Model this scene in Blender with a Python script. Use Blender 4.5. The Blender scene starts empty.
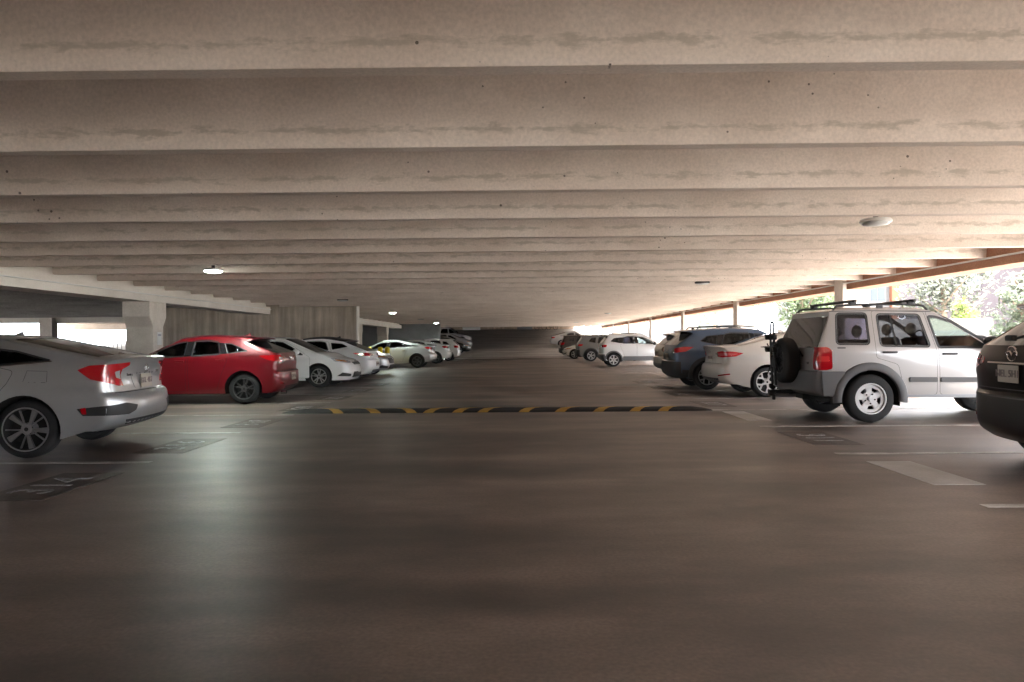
import bpy, bmesh, math, random
from mathutils import Vector, Matrix
from mathutils.geometry import delaunay_2d_cdt
from mathutils.bvhtree import BVHTree
random.seed(7)
SC = bpy.context.scene
COL = SC.collection
PI = math.pi

# ------------------------------------------------------------------ camera
FPX = 711.0
cam = bpy.data.objects.new('camera', bpy.data.cameras.new('camera'))
COL.objects.link(cam)
cam.data.sensor_width = 36.0
cam.data.lens = FPX / 1024 * 36
cam.data.clip_end = 600
cam.location = (0, 0, 1.28)
yaw, roll = math.atan(6 / FPX), 0.008
cam.rotation_euler = (Matrix.Rotation(yaw, 3, 'Z') @ Matrix.Rotation(PI / 2, 3, 'X') @ Matrix.Rotation(-roll, 3, 'Z')).to_euler()
SC.camera = cam

# ------------------------------------------------------------------ world, sun, exposure
W = bpy.data.worlds.new('world'); SC.world = W; W.use_nodes = True
wn = W.node_tree; wn.nodes.clear()
wo = wn.nodes.new('ShaderNodeOutputWorld'); bg = wn.nodes.new('ShaderNodeBackground')
bg.inputs[0].default_value = (0.90, 0.94, 1.0, 1); bg.inputs[1].default_value = 13.0
wn.links.new(bg.outputs[0], wo.inputs[0])
sun = bpy.data.objects.new('sun', bpy.data.lights.new('sun', 'SUN')); COL.objects.link(sun)
sun.data.energy = 36.0; sun.data.angle = 0.02; sun.data.color = (1.0, 0.93, 0.84)
sun.rotation_euler = (math.radians(18), math.radians(24), 0)
SC.view_settings.view_transform = 'Standard'; SC.view_settings.look = 'None'
SC.view_settings.gamma = 1.0; SC.view_settings.use_curve_mapping = False
SC.view_settings.exposure = 0.0
SC.cycles.use_denoising = True
SC.cycles.max_bounces = 10; SC.cycles.diffuse_bounces = 6; SC.cycles.glossy_bounces = 4
SC.cycles.transparent_max_bounces = 12
SC.cycles.sample_clamp_indirect = 8.0
SC.cycles.caustics_reflective = False; SC.cycles.caustics_refractive = False

# ------------------------------------------------------------------ materials
MATS = {}
def base_mat(name):
    m = bpy.data.materials.new(name); m.use_nodes = True
    nt = m.node_tree; b = nt.nodes['Principled BSDF']
    return m, nt, b
def simple(name, col, rough=0.5, metal=0.0, coat=0.0, emit=None, es=0.0, spec=0.5, bump=0.0, bscale=60):
    if name in MATS: return MATS[name]
    m, nt, b = base_mat(name)
    b.inputs['Base Color'].default_value = (*col, 1); b.inputs['Roughness'].default_value = rough
    b.inputs['Metallic'].default_value = metal; b.inputs['Coat Weight'].default_value = coat
    b.inputs['Coat Roughness'].default_value = 0.04
    b.inputs['Specular IOR Level'].default_value = spec
    n = nt.nodes.new('ShaderNodeTexNoise'); n.inputs['Scale'].default_value = bscale
    tc = nt.nodes.new('ShaderNodeTexCoord'); nt.links.new(tc.outputs['Object'], n.inputs['Vector'])
    mr = nt.nodes.new('ShaderNodeMapRange'); mr.inputs[3].default_value = max(0, rough - .03); mr.inputs[4].default_value = min(1, rough + .05)
    nt.links.new(n.outputs[0], mr.inputs[0]); nt.links.new(mr.outputs[0], b.inputs['Roughness'])
    if bump:
        bp = nt.nodes.new('ShaderNodeBump'); bp.inputs['Strength'].default_value = bump; bp.inputs['Distance'].default_value = .01
        nt.links.new(n.outputs[0], bp.inputs['Height']); nt.links.new(bp.outputs[0], b.inputs['Normal'])
    if emit:
        b.inputs['Emission Color'].default_value = (*emit, 1); b.inputs['Emission Strength'].default_value = es
    MATS[name] = m
    return m
def paint(name, col, metal=0.3, rough=0.38, dust=0.0, coat=0.8):
    if name in MATS: return MATS[name]
    m, nt, b = base_mat(name)
    b.inputs['Roughness'].default_value = rough; b.inputs['Metallic'].default_value = metal
    b.inputs['Coat Weight'].default_value = coat; b.inputs['Coat Roughness'].default_value = 0.06
    b.inputs['Specular IOR Level'].default_value = .5 if coat > .5 else .2
    geo = nt.nodes.new('ShaderNodeNewGeometry')
    mx = nt.nodes.new('ShaderNodeMix'); mx.data_type = 'RGBA'
    mx.inputs[6].default_value = (*col, 1); mx.inputs[7].default_value = (0.05, 0.05, 0.055, 1)   # inner side: dark cabin lining
    nt.links.new(geo.outputs['Backfacing'], mx.inputs[0])
    if dust:
        n = nt.nodes.new('ShaderNodeTexNoise'); n.inputs['Scale'].default_value = 4
        tc = nt.nodes.new('ShaderNodeTexCoord'); nt.links.new(tc.outputs['Object'], n.inputs['Vector'])
        mr = nt.nodes.new('ShaderNodeMapRange'); mr.inputs[1].default_value = .3; mr.inputs[2].default_value = .8; mr.inputs[4].default_value = dust
        nt.links.new(n.outputs[0], mr.inputs[0])
        m2 = nt.nodes.new('ShaderNodeMix'); m2.data_type = 'RGBA'; m2.inputs[7].default_value = (0.35, 0.30, 0.25, 1)
        nt.links.new(mr.outputs[0], m2.inputs[0]); nt.links.new(mx.outputs[2], m2.inputs[6])
        nt.links.new(m2.outputs[2], b.inputs['Base Color'])
    else:
        nt.links.new(mx.outputs[2], b.inputs['Base Color'])
    MATS[name] = m
    return m
def glass(name, tint):
    if name in MATS: return MATS[name]
    m = bpy.data.materials.new(name); m.use_nodes = True; nt = m.node_tree; nt.nodes.clear()
    o = nt.nodes.new('ShaderNodeOutputMaterial'); mix = nt.nodes.new('ShaderNodeMixShader')
    t = nt.nodes.new('ShaderNodeBsdfTransparent'); t.inputs[0].default_value = (*tint, 1)
    g = nt.nodes.new('ShaderNodeBsdfGlossy'); g.inputs['Roughness'].default_value = 0.03
    g.inputs[0].default_value = (.9, .95, 1, 1)
    f = nt.nodes.new('ShaderNodeFresnel'); f.inputs[0].default_value = 1.5
    ge = nt.nodes.new('ShaderNodeNewGeometry'); ir = nt.nodes.new('ShaderNodeMapRange'); ir.inputs[3].default_value = 1.5; ir.inputs[4].default_value = 1 / 1.5
    nt.links.new(ge.outputs['Backfacing'], ir.inputs[0]); nt.links.new(ir.outputs[0], f.inputs[0])
    nt.links.new(f.outputs[0], mix.inputs[0]); nt.links.new(t.outputs[0], mix.inputs[1]); nt.links.new(g.outputs[0], mix.inputs[2])
    nt.links.new(mix.outputs[0], o.inputs[0])
    MATS[name] = m
    return m
def concrete(name, c1, c2, scale=1.5, rough=0.85, stretch=(1, 1, 1), bump=0.15, band=None, spots=0.0, spec=0.3, fine=0.25, streak=None):
    """mottled concrete in world coordinates; band=(z0,z1,colour) is an irregular dirty stain band"""
    if name in MATS: return MATS[name]
    m, nt, b = base_mat(name); L = nt.links.new
    b.inputs['Specular IOR Level'].default_value = spec
    geo = nt.nodes.new('ShaderNodeNewGeometry')
    mp = nt.nodes.new('ShaderNodeMapping'); mp.inputs['Scale'].default_value = stretch
    L(geo.outputs['Position'], mp.inputs[0])
    n1 = nt.nodes.new('ShaderNodeTexNoise'); n1.inputs['Scale'].default_value = scale; n1.inputs['Detail'].default_value = 8; n1.inputs['Roughness'].default_value = .62
    L(mp.outputs[0], n1.inputs['Vector'])
    cr = nt.nodes.new('ShaderNodeValToRGB'); cr.color_ramp.elements[0].position = .36; cr.color_ramp.elements[1].position = .66
    cr.color_ramp.elements[0].color = (*c1, 1); cr.color_ramp.elements[1].color = (*c2, 1)
    L(n1.outputs[0], cr.inputs[0]); cur = cr.outputs[0]
    n2 = nt.nodes.new('ShaderNodeTexNoise'); n2.inputs['Scale'].default_value = 45; n2.inputs['Detail'].default_value = 4
    L(geo.outputs['Position'], n2.inputs['Vector'])
    def mulv(cur, fac_out, lo, hi, a=.3, bb=.7):
        mr = nt.nodes.new('ShaderNodeMapRange'); mr.inputs[1].default_value = a; mr.inputs[2].default_value = bb
        mr.inputs[3].default_value = lo; mr.inputs[4].default_value = hi
        L(fac_out, mr.inputs[0])
        mu = nt.nodes.new('ShaderNodeVectorMath'); mu.operation = 'SCALE'
        L(cur, mu.inputs[0]); L(mr.outputs[0], mu.inputs['Scale'])
        return mu.outputs[0]
    cur = mulv(cur, n2.outputs[0], 1 - fine, 1 + fine)
    if streak:
        m3 = nt.nodes.new('ShaderNodeMapping'); m3.inputs['Scale'].default_value = streak[0]
        L(geo.outputs['Position'], m3.inputs[0])
        n3 = nt.nodes.new('ShaderNodeTexNoise'); n3.inputs['Scale'].default_value = 1; n3.inputs['Detail'].default_value = 6
        L(m3.outputs[0], n3.inputs['Vector'])
        cur = mulv(cur, n3.outputs[0], 1 - streak[1], 1 + streak[1])
    if band:
        z0, z1, bc = band
        sx = nt.nodes.new('ShaderNodeSeparateXYZ'); L(geo.outputs['Position'], sx.inputs[0])
        n4 = nt.nodes.new('ShaderNodeTexNoise'); n4.inputs['Scale'].default_value = 4.0; n4.inputs['Detail'].default_value = 7; n4.inputs['Roughness'].default_value = .7
        m4 = nt.nodes.new('ShaderNodeMapping'); m4.inputs['Scale'].default_value = (1.2, 1.7, 4)
        L(geo.outputs['Position'], m4.inputs[0]); L(m4.outputs[0], n4.inputs['Vector'])
        # closeness to the band
        c = nt.nodes.new('ShaderNodeMath'); c.operation = 'SUBTRACT'; c.inputs[1].default_value = (z0 + z1) / 2; L(sx.outputs[2], c.inputs[0])
        a = nt.nodes.new('ShaderNodeMath'); a.operation = 'ABSOLUTE'; L(c.outputs[0], a.inputs[0])
        q = nt.nodes.new('ShaderNodeMapRange'); q.inputs[1].default_value = (z1 - z0) / 2; q.inputs[2].default_value = 0; q.inputs[3].default_value = 0; q.inputs[4].default_value = .30
        L(a.outputs[0], q.inputs[0])
        s = nt.nodes.new('ShaderNodeMath'); s.operation = 'ADD'; L(q.outputs[0], s.inputs[0]); L(n4.outputs[0], s.inputs[1])
        r = nt.nodes.new('ShaderNodeMapRange'); r.inputs[1].default_value = .70; r.inputs[2].default_value = .84; r.inputs[4].default_value = .6
        L(s.outputs[0], r.inputs[0])
        mx = nt.nodes.new('ShaderNodeMix'); mx.data_type = 'RGBA'; mx.inputs[7].default_value = (*bc, 1)
        L(r.outputs[0], mx.inputs[0]); L(cur, mx.inputs[6]); cur = mx.outputs[2]
    if spots:
        v = nt.nodes.new('ShaderNodeTexVoronoi'); v.inputs['Scale'].default_value = 9; L(geo.outputs['Position'], v.inputs['Vector'])
        n5 = nt.nodes.new('ShaderNodeTexNoise'); n5.inputs['Scale'].default_value = .9; L(geo.outputs['Position'], n5.inputs['Vector'])
        r5 = nt.nodes.new('ShaderNodeMapRange'); r5.inputs[1].default_value = .5; r5.inputs[2].default_value = .75; r5.inputs[4].default_value = .16; L(n5.outputs[0], r5.inputs[0])
        lt = nt.nodes.new('ShaderNodeMath'); lt.operation = 'LESS_THAN'; L(v.outputs['Distance'], lt.inputs[0]); L(r5.outputs[0], lt.inputs[1])
        ml = nt.nodes.new('ShaderNodeMath'); ml.operation = 'MULTIPLY'; ml.inputs[1].default_value = spots; L(lt.outputs[0], ml.inputs[0])
        mx = nt.nodes.new('ShaderNodeMix'); mx.data_type = 'RGBA'; mx.inputs[7].default_value = (.07, .055, .045, 1)
        L(ml.outputs[0], mx.inputs[0]); L(cur, mx.inputs[6]); cur = mx.outputs[2]
    L(cur, b.inputs['Base Color'])
    mr = nt.nodes.new('ShaderNodeMapRange'); mr.inputs[3].default_value = rough - .08; mr.inputs[4].default_value = rough + .1
    L(n1.outputs[0], mr.inputs[0]); L(mr.outputs[0], b.inputs['Roughness'])
    bp = nt.nodes.new('ShaderNodeBump'); bp.inputs['Strength'].default_value = bump; bp.inputs['Distance'].default_value = .01
    L(n2.outputs[0], bp.inputs['Height']); L(bp.outputs[0], b.inputs['Normal'])
    MATS[name] = m
    return m

M_beam = concrete('tee concrete', (.70, .60, .525), (.84, .745, .67), .8, .9, (1, 1, 2), .12, band=(2.75, 2.92, (.44, .38, .31)), spots=.8, fine=.09)
M_slab = concrete('slab concrete', (.40, .34, .29), (.52, .45, .39), .8, .9, fine=.1)  # darker than the stems: shade between them put into the slab colour
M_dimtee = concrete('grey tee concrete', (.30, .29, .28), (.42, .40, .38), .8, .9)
M_light = concrete('pale concrete', (.74, .70, .64), (.84, .80, .74), 1.2, .8, fine=.08)
M_col = concrete('column concrete', (.66, .60, .53), (.80, .74, .67), 1.6, .85, fine=.1)
M_brown = concrete('terracotta concrete', (.36, .19, .12), (.46, .25, .17), 1.5, .85)
M_wallc = concrete('board formed wall', (.40, .34, .27), (.52, .45, .37), 1.0, .9, streak=((5, 5, .35), .28))
M_grey = concrete('grey painted wall', (.20, .20, .21), (.26, .26, .27), .7, .85)
M_floor = concrete('floor concrete', (.044, .031, .025), (.225, .168, .138), .38, .46, (1, 1.6, 1), .06, spec=.95, fine=.22, streak=((.28, 1.2, 1), .5))
M_ramp = concrete('ramp concrete', (.30, .285, .27), (.44, .42, .40), .5, .6, (1, 2, 1), .1, spec=.4, streak=((.2, 1.0, 1), .35))
M_ground = concrete('outdoor paving', (.50, .47, .43), (.62, .59, .54), .6, .9)
M_line = concrete('worn line paint', (.24, .22, .20), (.58, .56, .53), 2.5, .6, fine=.12)
M_patch = concrete('worn white paint', (.40, .39, .38), (.56, .55, .54), 1.6, .55, fine=.06)
M_dpatch = concrete('dark patch paint', (.058, .047, .042), (.165, .135, .118), 2.5, .5, fine=.3)
M_digit = concrete('stencil paint', (.16, .155, .15), (.42, .42, .42), 3.5, .55, fine=.4)
M_black = simple('black plastic', (.02, .02, .022), .5)
M_gloss = simple('gloss black', (.012, .012, .014), .15)
M_clad = simple('grey cladding', (.115, .115, .12), .6)
M_dclad = simple('dark cladding', (.035, .035, .038), .6)
M_under = simple('underbody', (.012, .012, .012), .9)
M_tyre = simple('tyre rubber', (.012, .012, .013), .75, bump=.2)
M_alloy = simple('alloy', (.55, .55, .56), .3, .8)
M_dalloy = simple('dark alloy', (.10, .10, .105), .35, .7)
M_rimdark = simple('wheel recess', (.015, .015, .016), .6)
M_chrome = simple('chrome', (.75, .75, .77), .12, 1.0)
M_red = simple('red lens', (.42, .004, .010), .12, coat=1.0, spec=.6)
M_dred = simple('dark red lens', (.22, .006, .01), .12, coat=1.0)
M_clear = simple('clear lens', (.45, .45, .47), .12, coat=1.0)
M_amber = simple('amber lens', (.75, .25, .03), .15, coat=1.0)
M_plate = simple('number plate', (.42, .38, .32), .45)
M_plated = simple('number plate paint', (.20, .16, .17), .5)
M_seat = simple('seat cloth', (.045, .043, .045), .85)
M_gdark = glass('dark tint glass', (.05, .05, .06))
M_gblack = glass('black glass', (.015, .015, .02))
M_gmid = glass('privacy glass', (.20, .20, .25))
M_glight = glass('clear glass', (.74, .82, .80))
M_yellow = simple('yellow paint', (.95, .72, .02), .45)
M_byel = simple('worn yellow tape', (.66, .40, .10), .6)
M_rubber = simple('black rubber', (.018, .017, .017), .7, bump=.3)
M_white = simple('white enamel', (.8, .8, .78), .4)
M_lamp = simple('lit lamp lens', (.9, 1, .95), .4, emit=(.92, 1.0, .93), es=60)
M_lampoff = simple('unlit lamp lens', (.75, .76, .75), .35)

# ------------------------------------------------------------------ object helpers
def link(name, bm, mats, parent=None, smooth=None, loc=None):
    me = bpy.data.meshes.new(name); bm.to_mesh(me); bm.free()
    if not isinstance(mats, (list, tuple)): mats = [mats]
    for m in mats: me.materials.append(m)
    if smooth is not None:
        me.shade_smooth()
        if smooth < 179: me.set_sharp_from_angle(angle=math.radians(smooth))
    o = bpy.data.objects.new(name, me); COL.objects.link(o)
    if parent: o.parent = parent
    if loc: o.location = loc
    return o
def tag(o, label, cat, group=None):
    o['label'] = label; o['category'] = cat
    if group: o['group'] = group
    return o
def struct(o):
    o['kind'] = 'structure'; return o
def thing(name, label, cat, loc=(0, 0, 0), rz=0, group=None):
    o = bpy.data.objects.new(name, None); COL.objects.link(o); o.empty_display_size = .2
    o.location = loc; o.rotation_euler = (0, 0, rz)
    return tag(o, label, cat, group)
def bx(bm, c, s, mi=0, rot=None, bevel=0, seg=2):
    r = bmesh.ops.create_cube(bm, size=1)['verts']
    bmesh.ops.scale(bm, vec=s, verts=r)
    fs = list({f for v in r for f in v.link_faces})
    for f in fs: f.material_index = mi
    if bevel:
        es = list({e for v in r for e in v.link_edges})
        rr = bmesh.ops.bevel(bm, geom=es, offset=bevel, segments=seg, affect='EDGES', profile=.6)
        r = list({v for f in rr['faces'] for v in f.verts} | {v for v in r if v.is_valid})
        for f in {f for v in r for f in v.link_faces}: f.material_index = mi
    if rot: bmesh.ops.rotate(bm, cent=(0, 0, 0), matrix=rot, verts=r)
    bmesh.ops.translate(bm, vec=c, verts=r)
    return r
def box(name, c, s, mat, parent=None, bevel=0, rot=None):
    bm = bmesh.new(); bx(bm, c, s, rot=rot, bevel=bevel); return link(name, bm, mat, parent)
def b2(name, x0, x1, y0, y1, z0, z1, mat, bevel=0):
    c = ((x0 + x1) / 2, (y0 + y1) / 2, 0)
    bm = bmesh.new(); bx(bm, (0, 0, (z0 + z1) / 2), (x1 - x0, y1 - y0, z1 - z0), bevel=bevel)
    return link(name, bm, mat, loc=c)
def tube(bm, pts, r, n=8, mi=0, cap=True):
    rings = []
    for i, p in enumerate(pts):
        p = Vector(p); a = Vector(pts[max(0, i - 1)]); b = Vector(pts[min(len(pts) - 1, i + 1)])
        d = (b - a).normalized(); u = d.orthogonal() if abs(d.z) > .95 else d.cross(Vector((0, 0, 1)))
        u.normalize(); v = d.cross(u)
        rr = r[i] if isinstance(r, (list, tuple)) else r
        rings.append([bm.verts.new(p + (u * math.cos(2 * PI * k / n) + v * math.sin(2 * PI * k / n)) * rr) for k in range(n)])
    for a, b in zip(rings, rings[1:]):
        for k in range(n):
            f = bm.faces.new((a[k], a[(k + 1) % n], b[(k + 1) % n], b[k])); f.material_index = mi
    if cap:
        for rg in (rings[0], rings[-1]):
            f = bm.faces.new(rg); f.material_index = mi
def lathe(bm, prof, n=32, axis='Y', mi=0, c=(0, 0, 0)):
    """prof: (radius, axial) list revolved about an axis through c"""
    rings = []
    for r, a in prof:
        ring = []
        for k in range(n):
            t = 2 * PI * k / n; x, z = r * math.cos(t), r * math.sin(t)
            p = (x, a, z) if axis == 'Y' else (x, z, a)
            ring.append(bm.verts.new((p[0] + c[0], p[1] + c[1], p[2] + c[2])))
        rings.append(ring)
    for a, b in zip(rings, rings[1:]):
        for k in range(n):
            f = bm.faces.new((a[k], a[(k + 1) % n], b[(k + 1) % n], b[k])); f.material_index = mi
    bmesh.ops.recalc_face_normals(bm, faces=bm.faces)
def text_bm(s, size, ext=.002):
    cu = bpy.data.curves.new('txt', 'FONT'); cu.body = s; cu.size = size; cu.extrude = ext
    cu.align_x = 'CENTER'; cu.align_y = 'CENTER'; cu.resolution_u = 2
    o = bpy.data.objects.new('txt', cu); COL.objects.link(o)
    bpy.context.view_layer.update()
    me = bpy.data.meshes.new_from_object(o.evaluated_get(bpy.context.evaluated_depsgraph_get()))
    bm = bmesh.new(); bm.from_mesh(me)
    bpy.data.objects.remove(o); bpy.data.curves.remove(cu); bpy.data.meshes.remove(me)
    return bm

# ------------------------------------------------------------------ the building
BZ = 2.71           # underside of the tee stems
SZ = 3.33           # underside of the slab
def ground_z(y): return 0.0 if y < 58 else (y - 58) * 0.062
struct(b2('floor', -46, 9.3, -24, 58, -.3, 0, M_floor))
bm = bmesh.new()    # the ramp at the far end of the aisle
vs = [bm.verts.new(p) for p in ((-46, 58, -.3), (9.3, 58, -.3), (9.3, 58, 0), (-46, 58, 0), (-46, 108, 2.8), (9.3, 108, 2.8), (9.3, 108, 3.1), (-46, 108, 3.1))]
for q in ((0, 1, 2, 3), (3, 2, 6, 7), (4, 7, 6, 5), (0, 4, 5, 1), (0, 3, 7, 4), (1, 5, 6, 2)): bm.faces.new([vs[i] for i in q])
struct(link('floor_ramp', bm, M_ramp))
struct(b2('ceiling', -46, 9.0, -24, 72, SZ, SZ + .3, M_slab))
bm = bmesh.new()
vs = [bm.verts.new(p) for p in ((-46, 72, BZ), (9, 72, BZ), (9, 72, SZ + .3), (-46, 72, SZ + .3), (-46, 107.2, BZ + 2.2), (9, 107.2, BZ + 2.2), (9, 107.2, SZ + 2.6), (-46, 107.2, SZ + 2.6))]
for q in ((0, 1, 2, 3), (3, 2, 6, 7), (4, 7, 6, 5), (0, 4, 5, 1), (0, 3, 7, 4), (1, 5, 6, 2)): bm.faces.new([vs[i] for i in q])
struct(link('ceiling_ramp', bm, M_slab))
def stem_mesh(name, x0, x1, mat):
    prof = [(0, 0), (.12, 0), (.128, .012), (.165, .50), (.20, .56), (.28, .605), (.36, .625), (-.24, .625), (-.16, .605), (-.08, .56), (-.045, .50), (-.008, .012)]
    bm = bmesh.new()
    a = [bm.verts.new((x0, y, z)) for y, z in prof]; b = [bm.verts.new((x1, y, z)) for y, z in prof]
    n = len(prof)
    for i in range(n):
        bm.faces.new((a[i], a[(i + 1) % n], b[(i + 1) % n], b[i]))
    bm.faces.new(a); bm.faces.new(b)
    bmesh.ops.recalc_face_normals(bm, faces=bm.faces)
    me = bpy.data.meshes.new(name); bm.to_mesh(me); bm.free(); me.materials.append(mat)
    me.shade_smooth(); me.set_sharp_from_angle(angle=math.radians(35))
    return me
me1 = stem_mesh('ceiling_beam', -9.44, 8.45, M_beam)
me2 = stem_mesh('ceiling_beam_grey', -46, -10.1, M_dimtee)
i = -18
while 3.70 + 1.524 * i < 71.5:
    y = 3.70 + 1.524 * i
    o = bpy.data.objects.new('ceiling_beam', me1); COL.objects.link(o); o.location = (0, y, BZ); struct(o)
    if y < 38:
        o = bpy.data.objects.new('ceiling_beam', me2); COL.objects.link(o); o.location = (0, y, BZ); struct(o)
    i += 1
# right side: spandrel beams, columns, pale conduit
RC = [18.4 + 8.85 * k for k in range(-4, 10)]
for k, y in enumerate(RC):
    gz = 0 if y < 66 else ground_z(y) * .8
    struct(b2('concrete_column', 8.38, 9.05, y, y + .5, -.3, SZ + .3 + gz, M_col, .015))
    y1 = RC[k + 1] if k + 1 < len(RC) else 107
    struct(b2('spandrel_beam', 8.42, 9.0, y + .5 + .12, y1 - .12, 2.53 + gz, SZ + gz, M_brown, .01))
    if y > 66: continue
    bm = bmesh.new(); tube(bm, [(8.40, y - .5, 2.69), (8.40, y1 - .5, 2.69)], .018, 8)
    struct(link('trim_conduit', bm, M_white, smooth=60))
struct(b2('spandrel_fascia', 9.0, 9.3, -24, 74, 2.62, 4.4, M_brown))
# left side: ledger beam and columns with corbels
def ledger(y0, y1):
    bm = bmesh.new()
    prof = [(-10.15, 2.37), (-9.42, 2.37), (-9.42, 2.64), (-9.58, 2.66), (-9.58, SZ), (-10.15, SZ)]
    a = [bm.verts.new((x, y0, z)) for x, z in prof]; b = [bm.verts.new((x, y1, z)) for x, z in prof]
    n = len(prof)
    for i in range(n): bm.faces.new((a[i], a[(i + 1) % n], b[(i + 1) % n], b[i]))
    bm.faces.new(a); bm.faces.new(b); bmesh.ops.recalc_face_normals(bm, faces=bm.faces)
    struct(link('ledger_beam', bm, M_light))
    bm = bmesh.new(); tube(bm, [(-9.40, y0, 2.55), (-9.40, y1, 2.55)], .014, 8)
    struct(link('trim_conduit', bm, M_white, smooth=60))
LC = [-8.3, .55, 9.4, 18.2, 42.3, 51.0, ]
def corbel_column(y):
    bm = bmesh.new()
    prof = [(-.26, -.3), (-.26, 1.72), (-.43, 1.98), (-.43, 2.37), (.43, 2.37), (.43, 1.98), (.26, 1.72), (.26, -.3)]
    yc = y + .33
    a = [bm.verts.new((-10.12, yc + t, z)) for t, z in prof]; b = [bm.verts.new((-9.41, yc + t, z)) for t, z in prof]
    n = len(prof)
    for i in range(n): bm.faces.new((a[i], a[(i + 1) % n], b[(i + 1) % n], b[i]))
    bm.faces.new(a); bm.faces.new(b); bmesh.ops.recalc_face_normals(bm, faces=bm.faces)
    bmesh.ops.bevel(bm, geom=list(bm.edges), offset=.012, segments=1, affect='EDGES')
    struct(link('concrete_column', bm, M_col))
for y in LC: corbel_column(y)
ledger(-24, 27.0); ledger(42.0, 57.5)
struct(b2('wall_left', -15.6, -6.6, 29.0, 29.3, 0, SZ, M_wallc))
struct(b2('trim_wall_edge', -6.6, -6.54, 28.97, 29.33, 0, SZ, M_light, .008))
struct(b2('wall_back_added', -46, 9.3, -16.3, -16, 0, SZ, M_wallc))  # unseen wall added behind the camera to cut light from the back
struct(b2('wall_back_left', -15.0, -6.35, 58.0, 58.3, 0, SZ, M_grey))
struct(b2('wall_left_inner', -15.3, -15.0, 29.3, 58.3, 0, SZ, M_grey))
# left neighbour bay facade
struct(b2('wall_left_facade', -46, -15.6, 39, 39.4, 2.48, SZ, M_light))
struct(b2('wall_left_parapet', -46, -15.6, 39, 39.25, 0, .95, M_light))
for x in (-37, -26.2, -16.6):
    struct(b2('concrete_column', x, x + .7, 38.7, 39.2, 0, SZ, M_col, .01))
struct(b2('wall_far', -46, 9.3, 107, 107.3, 2.6, 6.2, concrete('far wall', (.46, .35, .26), (.60, .48, .37), .6, .9, streak=((3, 3, .3), .3))))
for k, x in enumerate((-7.6, -2.6, -.1)):
    pass
# outside ground
struct(b2('ground', 9.3, 140, -60, 160, -.3, -.12, M_ground))
struct(b2('ground', -140, -46, -60, 160, -.3, -.12, M_ground))
struct(b2('ground', -46, -15.6, 39.4, 58, -.32, -.05, M_ground))
struct(b2('ground', -46, 9.3, -90, -24, -.3, -.05, M_ground))

# joints in the tee stems
def joint(x, yi, w=.012):
    y = 3.70 + 1.524 * yi
    bm = bmesh.new()
    pr = [(-.004, .0), (-.004 - .037, .50), (-.07, .56)]
    z0 = BZ
    a = [bm.verts.new((x - w / 2, y + t, z0 + z)) for t, z in pr]; b = [bm.verts.new((x + w / 2, y + t, z0 + z)) for t, z in pr]
    c = [bm.verts.new((x + w / 2, y + t + .05, z0 + z)) for t, z in pr]; d = [bm.verts.new((x - w / 2, y + t + .05, z0 + z)) for t, z in pr]
    for i in range(2):
        for p, q in ((a, b), (b, c), (c, d), (d, a)): bm.faces.new((p[i], p[i + 1], q[i + 1], q[i]))
    bm.faces.new((a[0], b[0], c[0], d[0]))
    bmesh.ops.recalc_face_normals(bm, faces=bm.faces)
    struct(link('trim_joint', bm, simple('joint', (.09, .07, .06), .9)))
joint(.49, 0); joint(6.3, 1, .008); joint(-3.1, 2, .006); joint(-2.9, 4, .006); joint(.45, 5, .008); joint(-1.6, 7, .006); joint(.42, 6, .008); joint(-5.2, 3, .006)

# ------------------------------------------------------------------ floor markings
def marking(name, x0, x1, y0, y1, mat, h=.004):
    return struct(b2(name, x0, x1, y0, y1, 0.0005, h, mat))
LY = [7.65 + 2.47 * k for k in range(-3, 20)]
RY = [7.92 + 2.5 * k for k in range(-3, 19)]
for y in LY:
    marking('parking_line', -9.2, -3.98, y - .05, y + .05, M_line)
for y in RY:
    marking('parking_line', 3.52, 8.3, y - .05, y + .05, M_line)
def stall_number(x, y, side, s, mat=M_dpatch, mat2=M_digit):
    g = struct(b2('stall_number_patch', x - .3, x + .3, y - .62, y + .62, .0006, .004, mat))
    t = text_bm(s, .52, .002)
    # reads from the aisle
    bmesh.ops.rotate(t, cent=(0, 0, 0), matrix=Matrix.Rotation(-PI / 2 if side > 0 else PI / 2, 3, 'Z'), verts=t.verts)
    struct(link('stall_number', t, mat2, loc=(x, y, .0065)))
nums_l = ['312', '314', '316', '318', '320', '322', '324', '326']
for k in range(0, 8):
    stall_number(-4.22, (LY[k + 1] + LY[k + 2]) / 2 if k + 2 < len(LY) else 0, -1, nums_l[k])
for k in range(0, 7):
    y = (RY[k + 2] + RY[k + 3]) / 2
    if k in (0, 2): continue
    stall_number(3.85, y, 1, ['', '311', '', '307', '305', '303', '301'][k])
marking('painted_patch', 3.60, 4.05, 6.2, 7.4, M_patch)
marking('painted_patch', 3.60, 3.98, 11.2, 12.6, M_patch)
# dark joint strip at the foot of the ramp
marking('floor_joint', -4.6, 4.2, 49.6, 50.5, concrete('joint strip', (.03, .018, .016), (.06, .04, .035), 1.5, .7), .02)
for x, xx in ((-4.0, -4.0), (3.5, 3.5)):
    bm = bmesh.new()
    p = [bm.verts.new(q) for q in ((x - .07, 58, .004), (x + .07, 58, .004), (x * .72 + .07, 107, 3.042), (x * .72 - .07, 107, 3.042))]
    f = bm.faces.new(p); r = bmesh.ops.extrude_face_region(bm, geom=[f]); bmesh.ops.translate(bm, vec=(0, 0, .006), verts=[v for v in r['geom'] if isinstance(v, bmesh.types.BMVert)])
    struct(link('parking_line', bm, M_line))

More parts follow.
